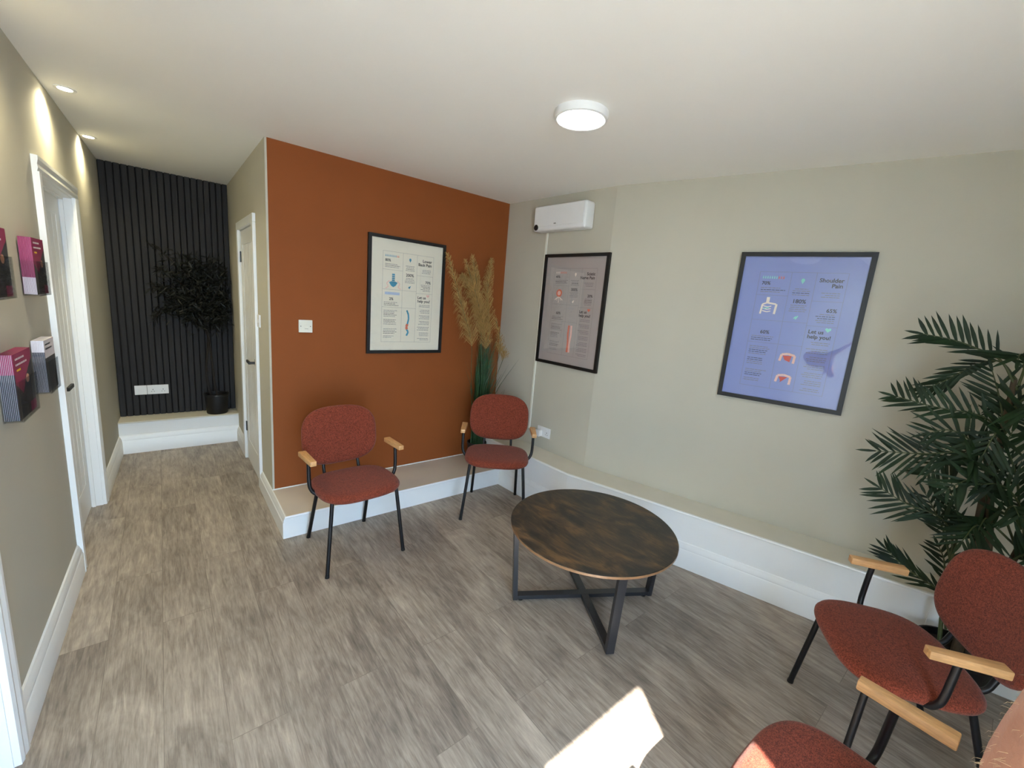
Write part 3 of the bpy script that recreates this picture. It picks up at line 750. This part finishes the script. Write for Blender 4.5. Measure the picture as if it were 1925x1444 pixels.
        stroke(bm, [(cx_ - .03, cy_ - .035), (cx_ - .026, cy_ + .020), (cx_ - .004, cy_ + .03), (cx_ + .042, cy_ + .024)], .009, pz + .0005, 0)
        stroke(bm, [(cx_ + .044, cy_ + .024), (cx_ + .040, cy_ - .032)], .011, pz + .0005, 0)
        for j in range(3): stroke(bm, [(cx_ - .022, cy_ + .012 - j * .014), (cx_ + .002, cy_ + .006 - j * .014), (cx_ + .02, cy_ + .012 - j * .014)], .005, pz + .0005, 0)
        stroke(bm, [(cx_ - .018, cy_ - .004), (cx_ + .01, cy_ + .004)], .006, pz + .0006, 2)
        MS = ['ink_bone', 'ink_pink', 'ink_mint', 'ink_red']; obj('rib_drawing', bm, MS, pp); bm = bmesh.new()
        for cy2, s in ((.69, 1), (.84, -1)):
            if s < 0: obj('shoulder_drawing', bm, MS, pp); bm = bmesh.new()
            cx2, yy = X(.525), Y(cy2)
            stroke(bm, [(cx2 - .036, yy - .02), (cx2 - .030, yy + .018), (cx2, yy + .024), (cx2 + .034, yy + .016), (cx2 + .032, yy - .028)], .012, pz + .0004, 1)
            ngon(bm, [(cx2 - .024, yy + .012), (cx2 + .02, yy + .014), (cx2 + .014 * s, yy - .022), (cx2 - .012, yy - .012)], pz + .0006, 3)
        ms = ['ink_bone', 'ink_pink', 'ink_mint', 'ink_red']
    obj(dict(back='spine_drawing', leg='leg_drawing', sh='shoulder_drawing').get(k_, 'shoulder_drawing'), bm, ms, pp)
    bm = bmesh.new(); box(bm, -W_ / 2 + .022, W_ / 2 - .022, -H_ / 2 + .022, H_ / 2 - .022, .0125, .0145); obj('glazing', bm, glz, t)
    return t
P1c = (.943, 0, 1.530)
poster('black framed Lower Back Pain poster on cream paper on the orange wall', face(P1c, (1, 0), (0, -1)), 'paper_cream',
       dict(seed=1, hot=8, c1='ink_teal', c2='ink_coral', p1='80%', p2='200%', p3='70%', p4='2%', title='Lower\nBack Pain', heart='ink_pink', k='back'), 'glaze')
p = A0 + tA * .817
poster('black framed Sciatic Nerve Pain poster with reflected grey put into its paper below the wall heater', face((p.x, p.y, 1.527), tuple(tA), tuple(nA)), 'paper_grey_reflection',
       dict(seed=2, hot=4, c1='ink_bone', c2='ink_coral', p1='40%', p2='300%', p3='20%', p4='60%', title='Sciatic\nNerve Pain', heart='ink_coral', k='leg'), 'glaze')
p = A1 + tB * 1.152
poster('black framed Shoulder Pain poster with a reflected blue tint put into its paper, largest in view at right', face((p.x, p.y, 1.530), tuple(tB), tuple(nB)), 'paper_blue_reflection',
       dict(seed=3, hot=7, c1='ink_mint', c2='ink_coral', p1='70%', p2='180%', p3='65%', p4='60%', title='Shoulder\nPain', heart='ink_mint', k='shoulder'), 'glaze_wavy')

# ---------------------------------------------------------------- booklets in wall racks
ORD = ('nearest', 'second', 'third', 'fourth', 'fifth', 'sixth', 'seventh', 'eighth', 'ninth', 'tenth')
def rack(y0, wd, z0, ht, n, depth, style, pos):
    """y0 = side facing the camera, booklets stacked outwards from the wall"""
    X0 = lx(y0) + .001; ang = -math.atan(KL)
    t = thing('leaflet_holder', 'clear acrylic leaflet holder, %s of the four on the left wall' % pos, 'leaflet holder', (X0, y0, z0 - .006), ang, group=None)
    bm = bmesh.new(); th = .003
    box(bm, 0, th, -.004, wd + .004, 0, ht * .95); box(bm, th, depth + .006, -.004, wd + .004, 0, th)
    box(bm, depth + .006, depth + .009, -.004, wd + .004, 0, ht * .62)
    box(bm, th, depth + .006, -.004, -.0015, th, ht * .62); box(bm, th, depth + .006, wd + .0015, wd + .004, th, ht * .62)
    obj('holder_shell', bm, 'acrylic', t)
    pit = (depth - .002) / n
    proto = None
    for k in range(n):
        xk = X0 + .0035 + k * pit
        if proto is None:
            proto = thing('booklet', '', 'booklet', (xk, y0, z0), ang, group='booklets in the %s leaflet holder' % pos)
            bm = bmesh.new(); a_, m1, m2 = style['split']
            box(bm, pit * .22, pit * .86, 0, wd, ht * a_, ht, mi=0); box(bm, pit * .22, pit * .86, 0, wd, 0, ht * a_, mi=1); box(bm, 0, pit * .22, .0006, wd - .0006, .001, ht - .001, mi=3)
            if style['k'] == 'white_top': box(bm, pit * .2, pit * .86, -.0004, wd, ht * .70, ht * .74, mi=2)
            obj('pages', bm, [m1, m2, 'booklet_navy', 'booklet_white' if style['k'] == 'mag2' or m2 != 'booklet_white' else 'booklet_pink'], proto)
            o = proto
        else:
            o = copy_tree(proto); o.location = (xk, y0, z0)
        o['label'] = '%s booklet, %s from the wall in the %s leaflet holder' % (style['col'], ORD[k], pos)
        if k == n - 1:
            o['label'] = '%s, at the front of the %s leaflet holder' % (style['front'], pos); del o['group']
            bm = bmesh.new(); xf = pit * .86 + .0004
            def R2(a_, b_, c_, d_, mi, dz=0.0):      # fractions of the cover: across from the camera side, up
                f = bm.faces.new([bm.verts.new((xf + dz, wd * u_, ht * v_)) for u_, v_ in ((a_, c_), (b_, c_), (b_, d_), (a_, d_))]); f.material_index = mi
            R2(0, 1, 0, 1, 0 if style['k'] != 'white_top' else 4)
            if style['k'] == 'white_top':
                R2(0, 1, .0, .66, 1, .0002); R2(.3, .5, .45, .6, 5, .0004); R2(.6, .75, .3, .62, 5, .0004)
            else:
                f = bm.faces.new([bm.verts.new((xf + .0002, wd * u_, ht * v_)) for u_, v_ in ((.0, 0), (1, 0), (1, .84), (.62, .62), (.35, .36), (.12, .5), (0, .55))]); f.material_index = 1
                R2(.55, .8, .38, .6, 5, .0005); f = bm.faces.new([bm.verts.new((xf + .0006, wd * (.66 + .1 * math.cos(k_ * PI / 6)), ht * (.55 + .07 * math.sin(k_ * PI / 6)))) for k_ in range(12)]); f.material_index = 3
                R2(.66, 1, 0, .16, 0, .0005)
            obj('cover_print', bm, ['magenta', 'booklet_dark', 'booklet_navy', 'skin_ink', 'booklet_white', 'booklet_navy'], o)
            bm = bmesh.new()
            def R3(a_, b_, c_, d_, mi):
                f = bm.faces.new([bm.verts.new((xf + .0008, wd * u_, ht * v_)) for u_, v_ in ((a_, c_), (b_, c_), (b_, d_), (a_, d_))]); f.material_index = mi
            rr = random.Random(k)
            for row, (u_, w2) in enumerate(((.1, .5), (.1, .62))):
                p_ = u_
                while p_ < u_ + w2:
                    q_ = p_ + rr.uniform(.04, .07); R3(p_, q_, .90 - row * .085, .93 - row * .085, 1 if style['k'] == 'white_top' else 0); p_ = q_ + .018
            if style['k'] != 'white_top': R3(.12, .34, .73, .76, 2)
            obj('cover_title', bm, ['booklet_white', 'booklet_navy', 'yellow_ink'], o)
S_mag = dict(k='mag', split=(.30, 'magenta', 'booklet_white'), col='magenta', front='magenta booklet with a dark photo cover')
S_mag2 = dict(k='mag', split=(.70, 'magenta', 'booklet_dark'), col='magenta and purple', front='magenta booklet with white and yellow title')
S_nav = dict(k='white_top', split=(.78, 'booklet_white', 'booklet_dark'), col='white-topped grey', front='white and navy booklet with blue title')
rack(-.612, .176, 1.432, .216, 10, .037, S_mag, 'upper right')
rack(-.618, .163, 1.040, .210, 10, .037, S_nav, 'lower right')
rack(-1.110, .190, 1.438, .216, 9, .037, S_mag, 'upper left')
rack(-1.022, .205, 1.030, .222, 9, .037, S_mag2, 'lower left')

# ---------------------------------------------------------------- plants
def leaf(bm, p, d, up, ln, wd, bend=0.0, mi=0, seg=3):
    """a narrow pointed blade, slightly folded, from p along d"""
    d = d.normalized(); side = d.cross(up)
    if side.length < 1e-4: side = d.orthogonal()
    side.normalize(); nr_ = side.cross(d)
    prev = None
    for k in range(seg + 1):
        s = k / seg; w_ = wd * (math.sin(PI * min(1, (s * .86 + .14))) ** .8) / 2 if k < seg else 0
        c_ = p + d * ln * s - nr_ * (bend * ln * s * s)
        if k == seg: cur = [bm.verts.new(c_)]
        else: cur = [bm.verts.new(c_ - side * w_), bm.verts.new(c_ - nr_ * w_ * .25), bm.verts.new(c_ + side * w_)]
        if prev:
            if len(cur) == 3:
                bm.faces.new((prev[0], prev[1], cur[1], cur[0])).material_index = mi
                bm.faces.new((prev[1], prev[2], cur[2], cur[1])).material_index = mi
            else:
                bm.faces.new((prev[0], prev[1], cur[0])).material_index = mi
                bm.faces.new((prev[1], prev[2], cur[0])).material_index = mi
        prev = cur
def pot(par, r0, r1, h, name='pot'):
    bm = bmesh.new(); lathe(bm, [(0, 0), (r0 * .96, 0), (r0, .006), (r1, h - .02), (r1 + .004, h - .016), (r1 + .004, h), (r1 - .004, h), (r1 - .008, h - .03), (r0 * .9, .02), (0, .018)], seg=44)
    obj(name, bm, 'pot', par, smooth=40)
    bm = bmesh.new(); lathe(bm, [(0, h - .028), (r1 * .5, h - .026), (r1 - .0085, h - .032), (r1 - .02, h - .05), (0, h - .05)], seg=36); obj('soil', bm, 'soil', par, smooth=40)

# olive tree on the hall ledge
OX, OY, OZ = -.163, 1.733, .28
t = thing('olive_tree', 'dark artificial olive tree in a black pot on the hall ledge', 'potted tree', (OX, OY, OZ))
pot(t, .084, .094, .190)
def W2(pts, dy=0.0): return [Vector((x - OX, y - OY + dy, z - OZ)) for x, y, z in pts]
bm = bmesh.new()
tube(bm, smooth_path(W2([(-.195, 1.735, .405), (-.224, 1.73, .55), (-.231, 1.73, .729), (-.205, 1.73, .979), (-.226, 1.73, 1.14)]), 6), [.010] * 12 + [.009] * 13, 8)
obj('trunk', bm, 'bark', t, smooth=60)
bm = bmesh.new()
tube(bm, smooth_path(W2([(-.15, 1.72, .405), (-.172, 1.725, .55), (-.182, 1.74, .727), (-.198, 1.722, .98), (-.222, 1.728, 1.14)]), 6), .0075, 8)
obj('trunk', bm, 'bark', t, smooth=60)
OB = [[(-.226, 1.117), (-.255, 1.366), (-.359, 1.59), (-.539, 1.772)], [(-.226, 1.117), (-.138, 1.26), (-.060, 1.235), (-.030, 1.33)],
      [(-.251, 1.199), (-.394, 1.263), (-.505, 1.233), (-.592, 1.156)], [(-.274, 1.365), (-.418, 1.515), (-.542, 1.601)],
      [(-.218, 1.321), (-.168, 1.564), (-.141, 1.711)], [(-.2, 1.274), (-.09, 1.499), (-.064, 1.606)], [(-.315, 1.315), (-.46, 1.397), (-.572, 1.442)],
      [(-.216, 1.369), (-.302, 1.596), (-.335, 1.693)], [(-.22, 1.15), (-.30, 1.26), (-.42, 1.33)], [(-.22, 1.2), (-.12, 1.33), (-.05, 1.42)], [(-.22, 1.16), (-.28, 1.20), (-.36, 1.20)], [(-.2, 1.15), (-.12, 1.17), (-.07, 1.19)], [(-.25, 1.36), (-.24, 1.5), (-.25, 1.66)]]
rn = random.Random(11); lf = bmesh.new(); nlf = 0
for bi, b_ in enumerate(OB):
    bm = bmesh.new(); j = rn.uniform(-.05, .035)
    pts = smooth_path([Vector((x - OX, (1.73 + j * k / (len(b_) - 1)) - OY, z - OZ)) for k, (x, z) in enumerate(b_)], 6)
    tube(bm, pts, [.006 * (1 - .7 * k / len(pts)) + .001 for k in range(len(pts))], 6); obj('branch', bm, 'bark', t, smooth=60)
    thin = bi in (0, 2, 3, 6)
    for k, p in enumerate(pts):
        s = k / len(pts)
        cnt = 13 if s > .12 else 5
        if thin and s > .62: cnt = 5
        for _ in range(cnt):
            spread = .055 * (1 - .45 * s) if not (thin and s > .62) else .014
            q_ = p + Vector((rn.gauss(0, spread), rn.uniform(-.06, .045), rn.gauss(0, spread)))
            d_ = Vector((rn.uniform(-1, 1), rn.uniform(-.5, .5), rn.uniform(-.8, 1)))
            ln = rn.uniform(.045, .078)
            tip = q_ + d_.normalized() * ln
            if max(tip.x, q_.x) + OX > -.012 or max(tip.y, q_.y) + OY > YH - .006: continue
            leaf(lf, q_, d_, Vector((rn.uniform(-1, 1), rn.uniform(-1, 1), 1)), ln, rn.uniform(.009, .013), .3); nlf += 1
obj('foliage', lf, 'olive_leaf', t, smooth=60)

# pampas grass on the low ledge in the corner
GX, GY, GZ = 1.575, -.175, HO
t = thing('pampas_grass', 'tall artificial pampas grass with straw plumes in the corner', 'potted grass', (GX, GY, GZ))
pot(t, .070, .082, .175)
bl = bmesh.new(); rn = random.Random(5)
for k in range(330):
    a_ = rn.uniform(0, 2 * PI); r_ = .055 * math.sqrt(rn.random())
    p0 = Vector((r_ * math.cos(a_), r_ * math.sin(a_), .145))
    hgt = rn.uniform(.45, 1.0) * 1.02
    top = Vector((rn.gauss(0, .055) + .02, rn.gauss(-.015, .035), .145 + hgt))
    if k % 9 == 0: top += Vector((rn.uniform(-.14, .2), rn.uniform(-.12, -.02), -rn.uniform(.0, .25)))
    mid = (p0 + top) / 2 + Vector((rn.gauss(0, .015) - (top.x - p0.x) * .2, rn.gauss(0, .012), hgt * .08))
    pts = smooth_path([p0, mid, top], 4); w_ = rn.uniform(.0022, .0045); sd_ = Vector((rn.uniform(-1, 1), rn.uniform(-.4, .4), 0)).normalized()
    pts = [Vector((min(q.x, 1.872 - GX), min(q.y, -.012 - GY), q.z)) for q in pts]
    prev = None
    for i_, q_ in enumerate(pts):
        ww = w_ * (1 - (i_ / (len(pts) - 1)) ** 2) + .0004
        cur = (bl.verts.new(q_ - sd_ * ww), bl.verts.new(q_ + sd_ * ww))
        if prev: bl.faces.new((prev[0], prev[1], cur[1], cur[0]))
        prev = cur
o = obj('grass_blades', bl, 'grass', t); o['kind'] = 'stuff'
PL = [[(1.46, .93), (1.436, 1.217), (1.317, 1.52), (1.179, 1.865)], [(1.56, .86), (1.555, 1.2), (1.454, 1.529), (1.319, 1.835)],
      [(1.56, .86), (1.579, 1.317), (1.499, 1.618), (1.43, 1.886)], [(1.60, .86), (1.607, 1.318), (1.568, 1.623), (1.583, 1.88)],
      [(1.63, .76), (1.688, 1.043), (1.70, 1.229), (1.637, 1.408)], [(1.59, .9), (1.567, 1.40), (1.43, 1.66), (1.361, 1.73)], [(1.62, .7), (1.752, .994), (1.78, 1.112), (1.70, 1.205)], [(1.57, .8), (1.60, 1.3), (1.51, 1.60), (1.50, 1.80)]]
for k, b_ in enumerate(PL):
    yb = (-.19, -.23, -.15, -.19, -.24, -.12, -.20, -.10)[k]
    base = Vector((.0 + (b_[0][0] - GX) * .4, 0, .15)); P_ = [base] + [Vector((x - GX, yb - GY, z - GZ)) for x, z in b_]
    pts = smooth_path(P_, 10)
    bm = bmesh.new(); tube(bm, pts, [.0022] * 10 + [.0018] * (len(pts) - 10), 5); obj('plume_stem', bm, 'grass', t, smooth=60)
    bm = bmesh.new(); n0 = int(len(pts) * (.47 if k not in (4, 6) else .6)); small = k in (4, 6)
    for i_ in range(n0, len(pts)):
        s = (i_ - n0) / max(1, (len(pts) - 1 - n0)); T_ = (pts[min(i_ + 1, len(pts) - 1)] - pts[i_ - 1]).normalized()
        cnt = 34 if not small else 12
        for _ in range(cnt):
            a_ = rn.uniform(0, 2 * PI); sp = T_.orthogonal().normalized(); sp = Matrix.Rotation(a_, 3, T_) @ sp
            L_ = (.115 * (1 - s) ** .7 + .035) * rn.uniform(.6, 1.1) * (.7 if small else 1)
            st = pts[i_] + T_ * rn.uniform(-.015, .015)
            e_ = st + T_ * L_ * .55 + sp * L_ * .42; e2 = e_ + sp * L_ * .12 + Vector((0, 0, -L_ * .35)) + Vector((-L_ * .12, 0, 0))
            for q_ in (e_, e2):
                q_.y = min(q_.y, -.008 - GY); q_.x = min(q_.x, 1.868 - GX)
            side = Vector((rn.uniform(-1, 1), rn.uniform(-1, 1), rn.uniform(-1, 1))).normalized() * .0013
            v_ = [bm.verts.new(st - side), bm.verts.new(st + side), bm.verts.new(e_ + side * .9), bm.verts.new(e_ - side * .9), bm.verts.new(e2)]
            bm.faces.new(v_[:4]); bm.faces.new((v_[3], v_[2], v_[4]))
    obj('plume', bm, 'plume', t)

# palm by the right-hand wall
PX, PY = 2.085, -3.150
t = thing('potted_palm', 'tall artificial palm with dark green fronds behind the right-hand chair', 'potted palm', (PX, PY, 0))
pot(t, .105, .128, .235)
def V3(l): return [Vector((x - PX, y - PY, z)) for x, y, z in l]
for pts, r_ in (([(2.08, -3.16, .19), (2.10, -3.15, .42), (2.10, -3.13, .64), (2.10, -3.112, .78), (2.10, -3.10, .95), (2.11, -3.09, 1.10)], .020),
                ([(2.11, -3.19, .19), (2.10, -3.175, .5), (2.08, -3.15, .75), (2.09, -3.115, .95), (2.1, -3.10, 1.12), (2.10, -3.095, 1.25), (2.10, -3.085, 1.42)], .014),
                ([(2.13, -3.12, .19), (2.14, -3.20, .5), (2.15, -3.24, .8), (2.16, -3.26, 1.05)], .015),
                ([(2.06, -3.11, .19), (2.09, -3.08, .40), (2.10, -3.066, .56), (2.10, -3.062, .63)], .008)):
    bm = bmesh.new(); q_ = smooth_path(V3(pts), 6); tube(bm, q_, [r_ * (1 - .35 * k / len(q_)) for k in range(len(q_))], 10); obj('trunk', bm, 'palm_bark' if r_ > .01 else 'palm_stem', t, smooth=60)
FR = [  # rachis points (x, y, z), leaflet length, droop
    ([(2.10, -3.10, 1.38), (2.08, -3.035, 1.49), (2.05, -2.96, 1.53), (2.02, -2.89, 1.555), (1.99, -2.80, 1.570)], .105, 'up'),
    ([(2.10, -3.09, 1.42), (2.11, -3.03, 1.485), (2.12, -2.966, 1.455), (2.12, -2.90, 1.385), (2.12, -2.835, 1.32)], .085, 'fold'),
    ([(2.10, -3.09, 1.20), (2.08, -3.05, 1.245), (2.06, -3.00, 1.262), (2.04, -2.89, 1.265), (2.02, -2.755, 1.285)], .100, 'up'),
    ([(2.10, -3.08, 1.16), (2.11, -3.085, 1.25), (2.11, -3.06, 1.34), (2.10, -3.02, 1.445)], .105, 'left'),
    ([(2.10, -3.11, .98), (2.07, -3.06, 1.07), (2.05, -3.00, 1.092), (2.02, -2.897, 1.056), (1.99, -2.745, 1.024)], .125, 'both'),
    ([(2.10, -3.065, .60), (2.09, -3.045, .72), (2.07, -2.99, .79), (2.05, -2.89, .806), (2.03, -2.785, .850)], .115, 'both'),
    ([(2.08, -3.11, .30), (2.09, -3.07, .44), (2.08, -3.00, .478), (2.07, -2.93, .51), (2.05, -2.86, .566)], .100, 'fold'),
    ([(2.12, -3.10, .36), (2.17, -3.06, .50), (2.19, -3.04, .57), (2.20, -3.01, .62)], .070, 'both'),
    ([(2.10, -3.10, 1.00), (2.07, -3.06, 1.10), (2.05, -3.00, 1.165), (2.03, -2.945, 1.178), (2.02, -2.895, 1.150)], .110, 'both'),
    ([(2.10, -3.066, .60), (2.10, -3.06, .74), (2.09, -3.035, .85), (2.08, -3.01, .90)], .080, 'left'),
    ([(2.10, -3.10, 1.40), (2.07, -3.10, 1.48), (2.03, -3.08, 1.52), (1.99, -3.08, 1.50)], .110, 'both'),
    ([(2.10, -3.09, 1.06), (2.12, -3.04, 1.105), (2.14, -2.97, 1.04), (2.15, -2.915, .93)], .110, 'both'),
    ([(2.14, -3.22, .82), (2.08, -3.17, 1.03), (2.03, -3.12, 1.16), (1.98, -3.12, 1.23)], .120, 'both'),
    ([(2.13, -3.22, .75), (2.06, -3.17, .88), (2.0, -3.18, .94), (1.94, -3.2, .92)], .110, 'both'),
    ([(2.10, -3.064, .60), (2.11, -3.02, .715), (2.12, -2.97, .80), (2.12, -2.93, .86)], .090, 'both'),
    ([(2.15, -3.24, .85), (2.12, -3.30, 1.05), (2.06, -3.34, 1.20), (1.98, -3.36, 1.24)], .130, 'both'),
    ([(2.16, -3.26, 1.00), (2.14, -3.26, 1.25), (2.08, -3.25, 1.42), (2.0, -3.22, 1.50)], .130, 'both'),
    ([(2.10, -3.10, 1.30), (2.06, -3.16, 1.42), (2.0, -3.2, 1.46), (1.93, -3.22, 1.42)], .120, 'both'),
    ([(2.15, -3.25, .90), (2.20, -3.36, 1.1), (2.22, -3.46, 1.2), (2.22, -3.55, 1.16)], .130, 'both'),
    ([(2.10, -3.15, .70), (2.04, -3.12, .80), (1.98, -3.10, .82), (1.92, -3.08, .76)], .110, 'both'),
    ([(2.12, -3.18, .60), (2.06, -3.24, .74), (1.98, -3.28, .80), (1.9, -3.3, .76)], .110, 'both'),
    ([(2.16, -3.26, 1.02), (2.22, -3.2, 1.2), (2.27, -3.13, 1.3), (2.32, -3.06, 1.3)], .110, 'both'),
    ([(2.10, -3.10, 1.18), (2.06, -3.12, 1.28), (2.01, -3.13, 1.33), (1.95, -3.14, 1.30)], .115, 'both'),
    ([(2.10, -3.12, .88), (2.05, -3.09, .98), (2.0, -3.05, 1.0), (1.95, -3.0, .95)], .110, 'both'),
    ([(2.14, -3.24, .78), (2.10, -3.2, .92), (2.04, -3.14, 1.0), (1.99, -3.07, .99)], .110, 'both'),
]
rn = random.Random(8)
for i_ in (12, 13, 15, 16, 17, 18, 20, 22):
    p_, l_, m_ = FR[i_]; dz, dy = rn.uniform(-.14, .05), rn.uniform(-.06, .03)
    FR.append(([p_[0]] + [(x + rn.uniform(-.02, .06), y + dy * k, z + dz * k / 2) for k, (x, y, z) in enumerate(p_[1:], 1)], l_ * 1.05, m_))
rn = random.Random(21)
for fi, (pts, LL, mode) in enumerate(FR):
    q_ = smooth_path(V3(pts), 7); bm = bmesh.new(); n_ = len(q_)
    tube(bm, q_, [.0042 * (1 - .8 * k / n_) + .0006 for k in range(n_)], 6, mi=1)
    s0 = int(n_ * .30)
    sub = []
    acc = 0
    for k in range(s0, n_ - 1):
        L_ = (q_[k + 1] - q_[k]).length; x_ = acc
        while x_ < L_: sub.append((q_[k].lerp(q_[k + 1], x_ / L_), q_[k + 1] + (q_[k + 1] - q_[k]) * .01)); x_ += .024
        acc = x_ - L_
    for k, (p, nx) in enumerate(sub):
        s = k / len(sub); T_ = (nx - p).normalized()
        view = Vector((-1, rn.uniform(-.2, .2), .25)).normalized()      # fronds lie roughly facing the room
        side = T_.cross(view).normalized()
        ln = 1.3 * LL * (.45 + .55 * math.sin(PI * min(1, .22 + s * .72))) * rn.uniform(.85, 1.12)
        if s > .85: ln *= .85
        for sg in (-1, 1):
            if mode == 'left' and sg == (1 if side.y > 0 else -1) * -1: 
                if rn.random() < .6: continue
            up_ = .35 if mode == 'up' else 0
            spread = .72 if mode != 'fold' else .35
            d_ = T_ * (.75 if mode != 'fold' else 1.0) + side * sg * spread + Vector((0, 0, up_)) + Vector((rn.uniform(-.35, .12), rn.uniform(-.08, .08), rn.uniform(-.08, .08)))
            if mode == 'fold' : d_ += Vector((0, 0, .15 * sg))
            e_ = p + d_.normalized() * ln
            wx = (Vector((e_.x + PX, e_.y + PY)) - A1).dot(nB)
            if wx < .02: continue
            leaf(bm, p, d_, view, ln, rn.uniform(.011, .016), rn.uniform(.02, .2), 0, 4)
    leaf(bm, q_[-1], q_[-1] - q_[-3], Vector((-1, 0, .2)), LL * .6, .012, .1, 0)
    obj('frond', bm, ['palm_leaf', 'palm_stem'], t, smooth=60)

# ---------------------------------------------------------------- person's bare arm at the lower right edge
def arm():
    E = Vector((-0.2, -3.15, 1.383)); Sh = Vector((-0.108, -3.32, 1.542)); Wr = Vector((-0.158, -3.223, 1.148)); Pm = Vector((-0.157, -3.241, 1.075))
    dn = (Wr - E).normalized(); side = Vector((.77, -.63, 0)); fwd = side.cross(dn).normalized()
    verts, edges, rad = [], [], []
    def av(p, r_, par=None):
        verts.append(tuple(p)); rad.append(r_)
        if par is not None: edges.append((par, len(verts) - 1))
        return len(verts) - 1
    i0 = av(E + Vector((0, 0, -.01)), .043)
    a_ = av(E.lerp(Wr, .35), .042, i0); b_ = av(E.lerp(Wr, .7), .034, a_); c_ = av(Wr, .025, b_)
    p1 = av(Wr.lerp(Pm, .6), .024, c_)
    for k, (off_, L1) in enumerate(((-.030, .068), (-.010, .078), (.010, .072), (.029, .058))):
        kn = Pm + side * off_ * .95; m = av(kn + dn * .012, .013, p1)
        m = av(kn + dn * (.012 + L1 * .42) + fwd * .006, .0085, m); m = av(kn + dn * (.012 + L1 * .75) + fwd * .018, .0078, m); av(kn + dn * (.010 + L1 * .92) + fwd * .034, .0066, m)
    th = av(Wr.lerp(Pm, .25) - side * .024 + fwd * .008, .013, c_); th = av(Wr.lerp(Pm, .8) - side * .042 + fwd * .020, .0095, th); av(Pm - side * .046 + fwd * .036 + dn * .018, .0078, th)
    u_ = av(E.lerp(Sh, .3), .044, i0); u_ = av(E.lerp(Sh, .7), .050, u_); av(Sh, .056, u_)
    me = bpy.data.meshes.new('person'); me.from_pydata(verts, edges, []); me.update()
    o = bpy.data.objects.new('person', me); COL.objects.link(o)
    md = o.modifiers.new('skin', 'SKIN'); md.use_smooth_shade = True
    for k, v in enumerate(me.skin_vertices[0].data): v.radius = (rad[k] * 1.12, rad[k] * 1.12); v.use_root = (k == 0)
    s_ = o.modifiers.new('sub', 'SUBSURF'); s_.levels = 2; s_.render_levels = 2
    dg = bpy.context.evaluated_depsgraph_get(); m2 = bpy.data.meshes.new_from_object(o.evaluated_get(dg))
    o.modifiers.clear(); o.data = m2; m2.name = 'person'; m2.materials.clear(); m2.materials.append(M['skin'])
    for p_ in m2.polygons: p_.use_smooth = True
    tag(o, "person's bare forearm and elbow with fine blond hair at the lower right edge", 'person')
    # fine hairs rooted on the skin
    rn = random.Random(3); bm = bmesh.new(); polys = [p_ for p_ in m2.polygons if p_.center.z > 1.10 and p_.center.z < 1.46]
    for _ in range(6500):
        p_ = rn.choice(polys); c2 = Vector(p_.center); n2 = Vector(p_.normal)
        vs = [Vector(m2.vertices[i].co) for i in p_.vertices]; wts = [rn.random() for _ in vs]; sm = sum(wts)
        r0 = sum((v * w_ for v, w_ in zip(vs, wts)), Vector()) / sm
        ln = rn.uniform(.003, .007); dv = (n2 * rn.uniform(.25, .7) + dn * rn.uniform(.3, .9) + Vector((rn.uniform(-.4, .4), rn.uniform(-.4, .4), rn.uniform(-.4, .4)))).normalized()
        m_ = r0 + dv * ln * .5 + n2 * .0012; e_ = r0 + dv * ln + dn * ln * .12
        sd_ = dv.orthogonal().normalized() * .00008
        v_ = [bm.verts.new(r0 - sd_), bm.verts.new(r0 + sd_), bm.verts.new(m_ + sd_ * .8), bm.verts.new(m_ - sd_ * .8), bm.verts.new(e_)]
        bm.faces.new(v_[:4]); bm.faces.new((v_[3], v_[2], v_[4]))
    h = obj('arm_hair', bm, 'hair', o); h['kind'] = 'stuff'
arm()
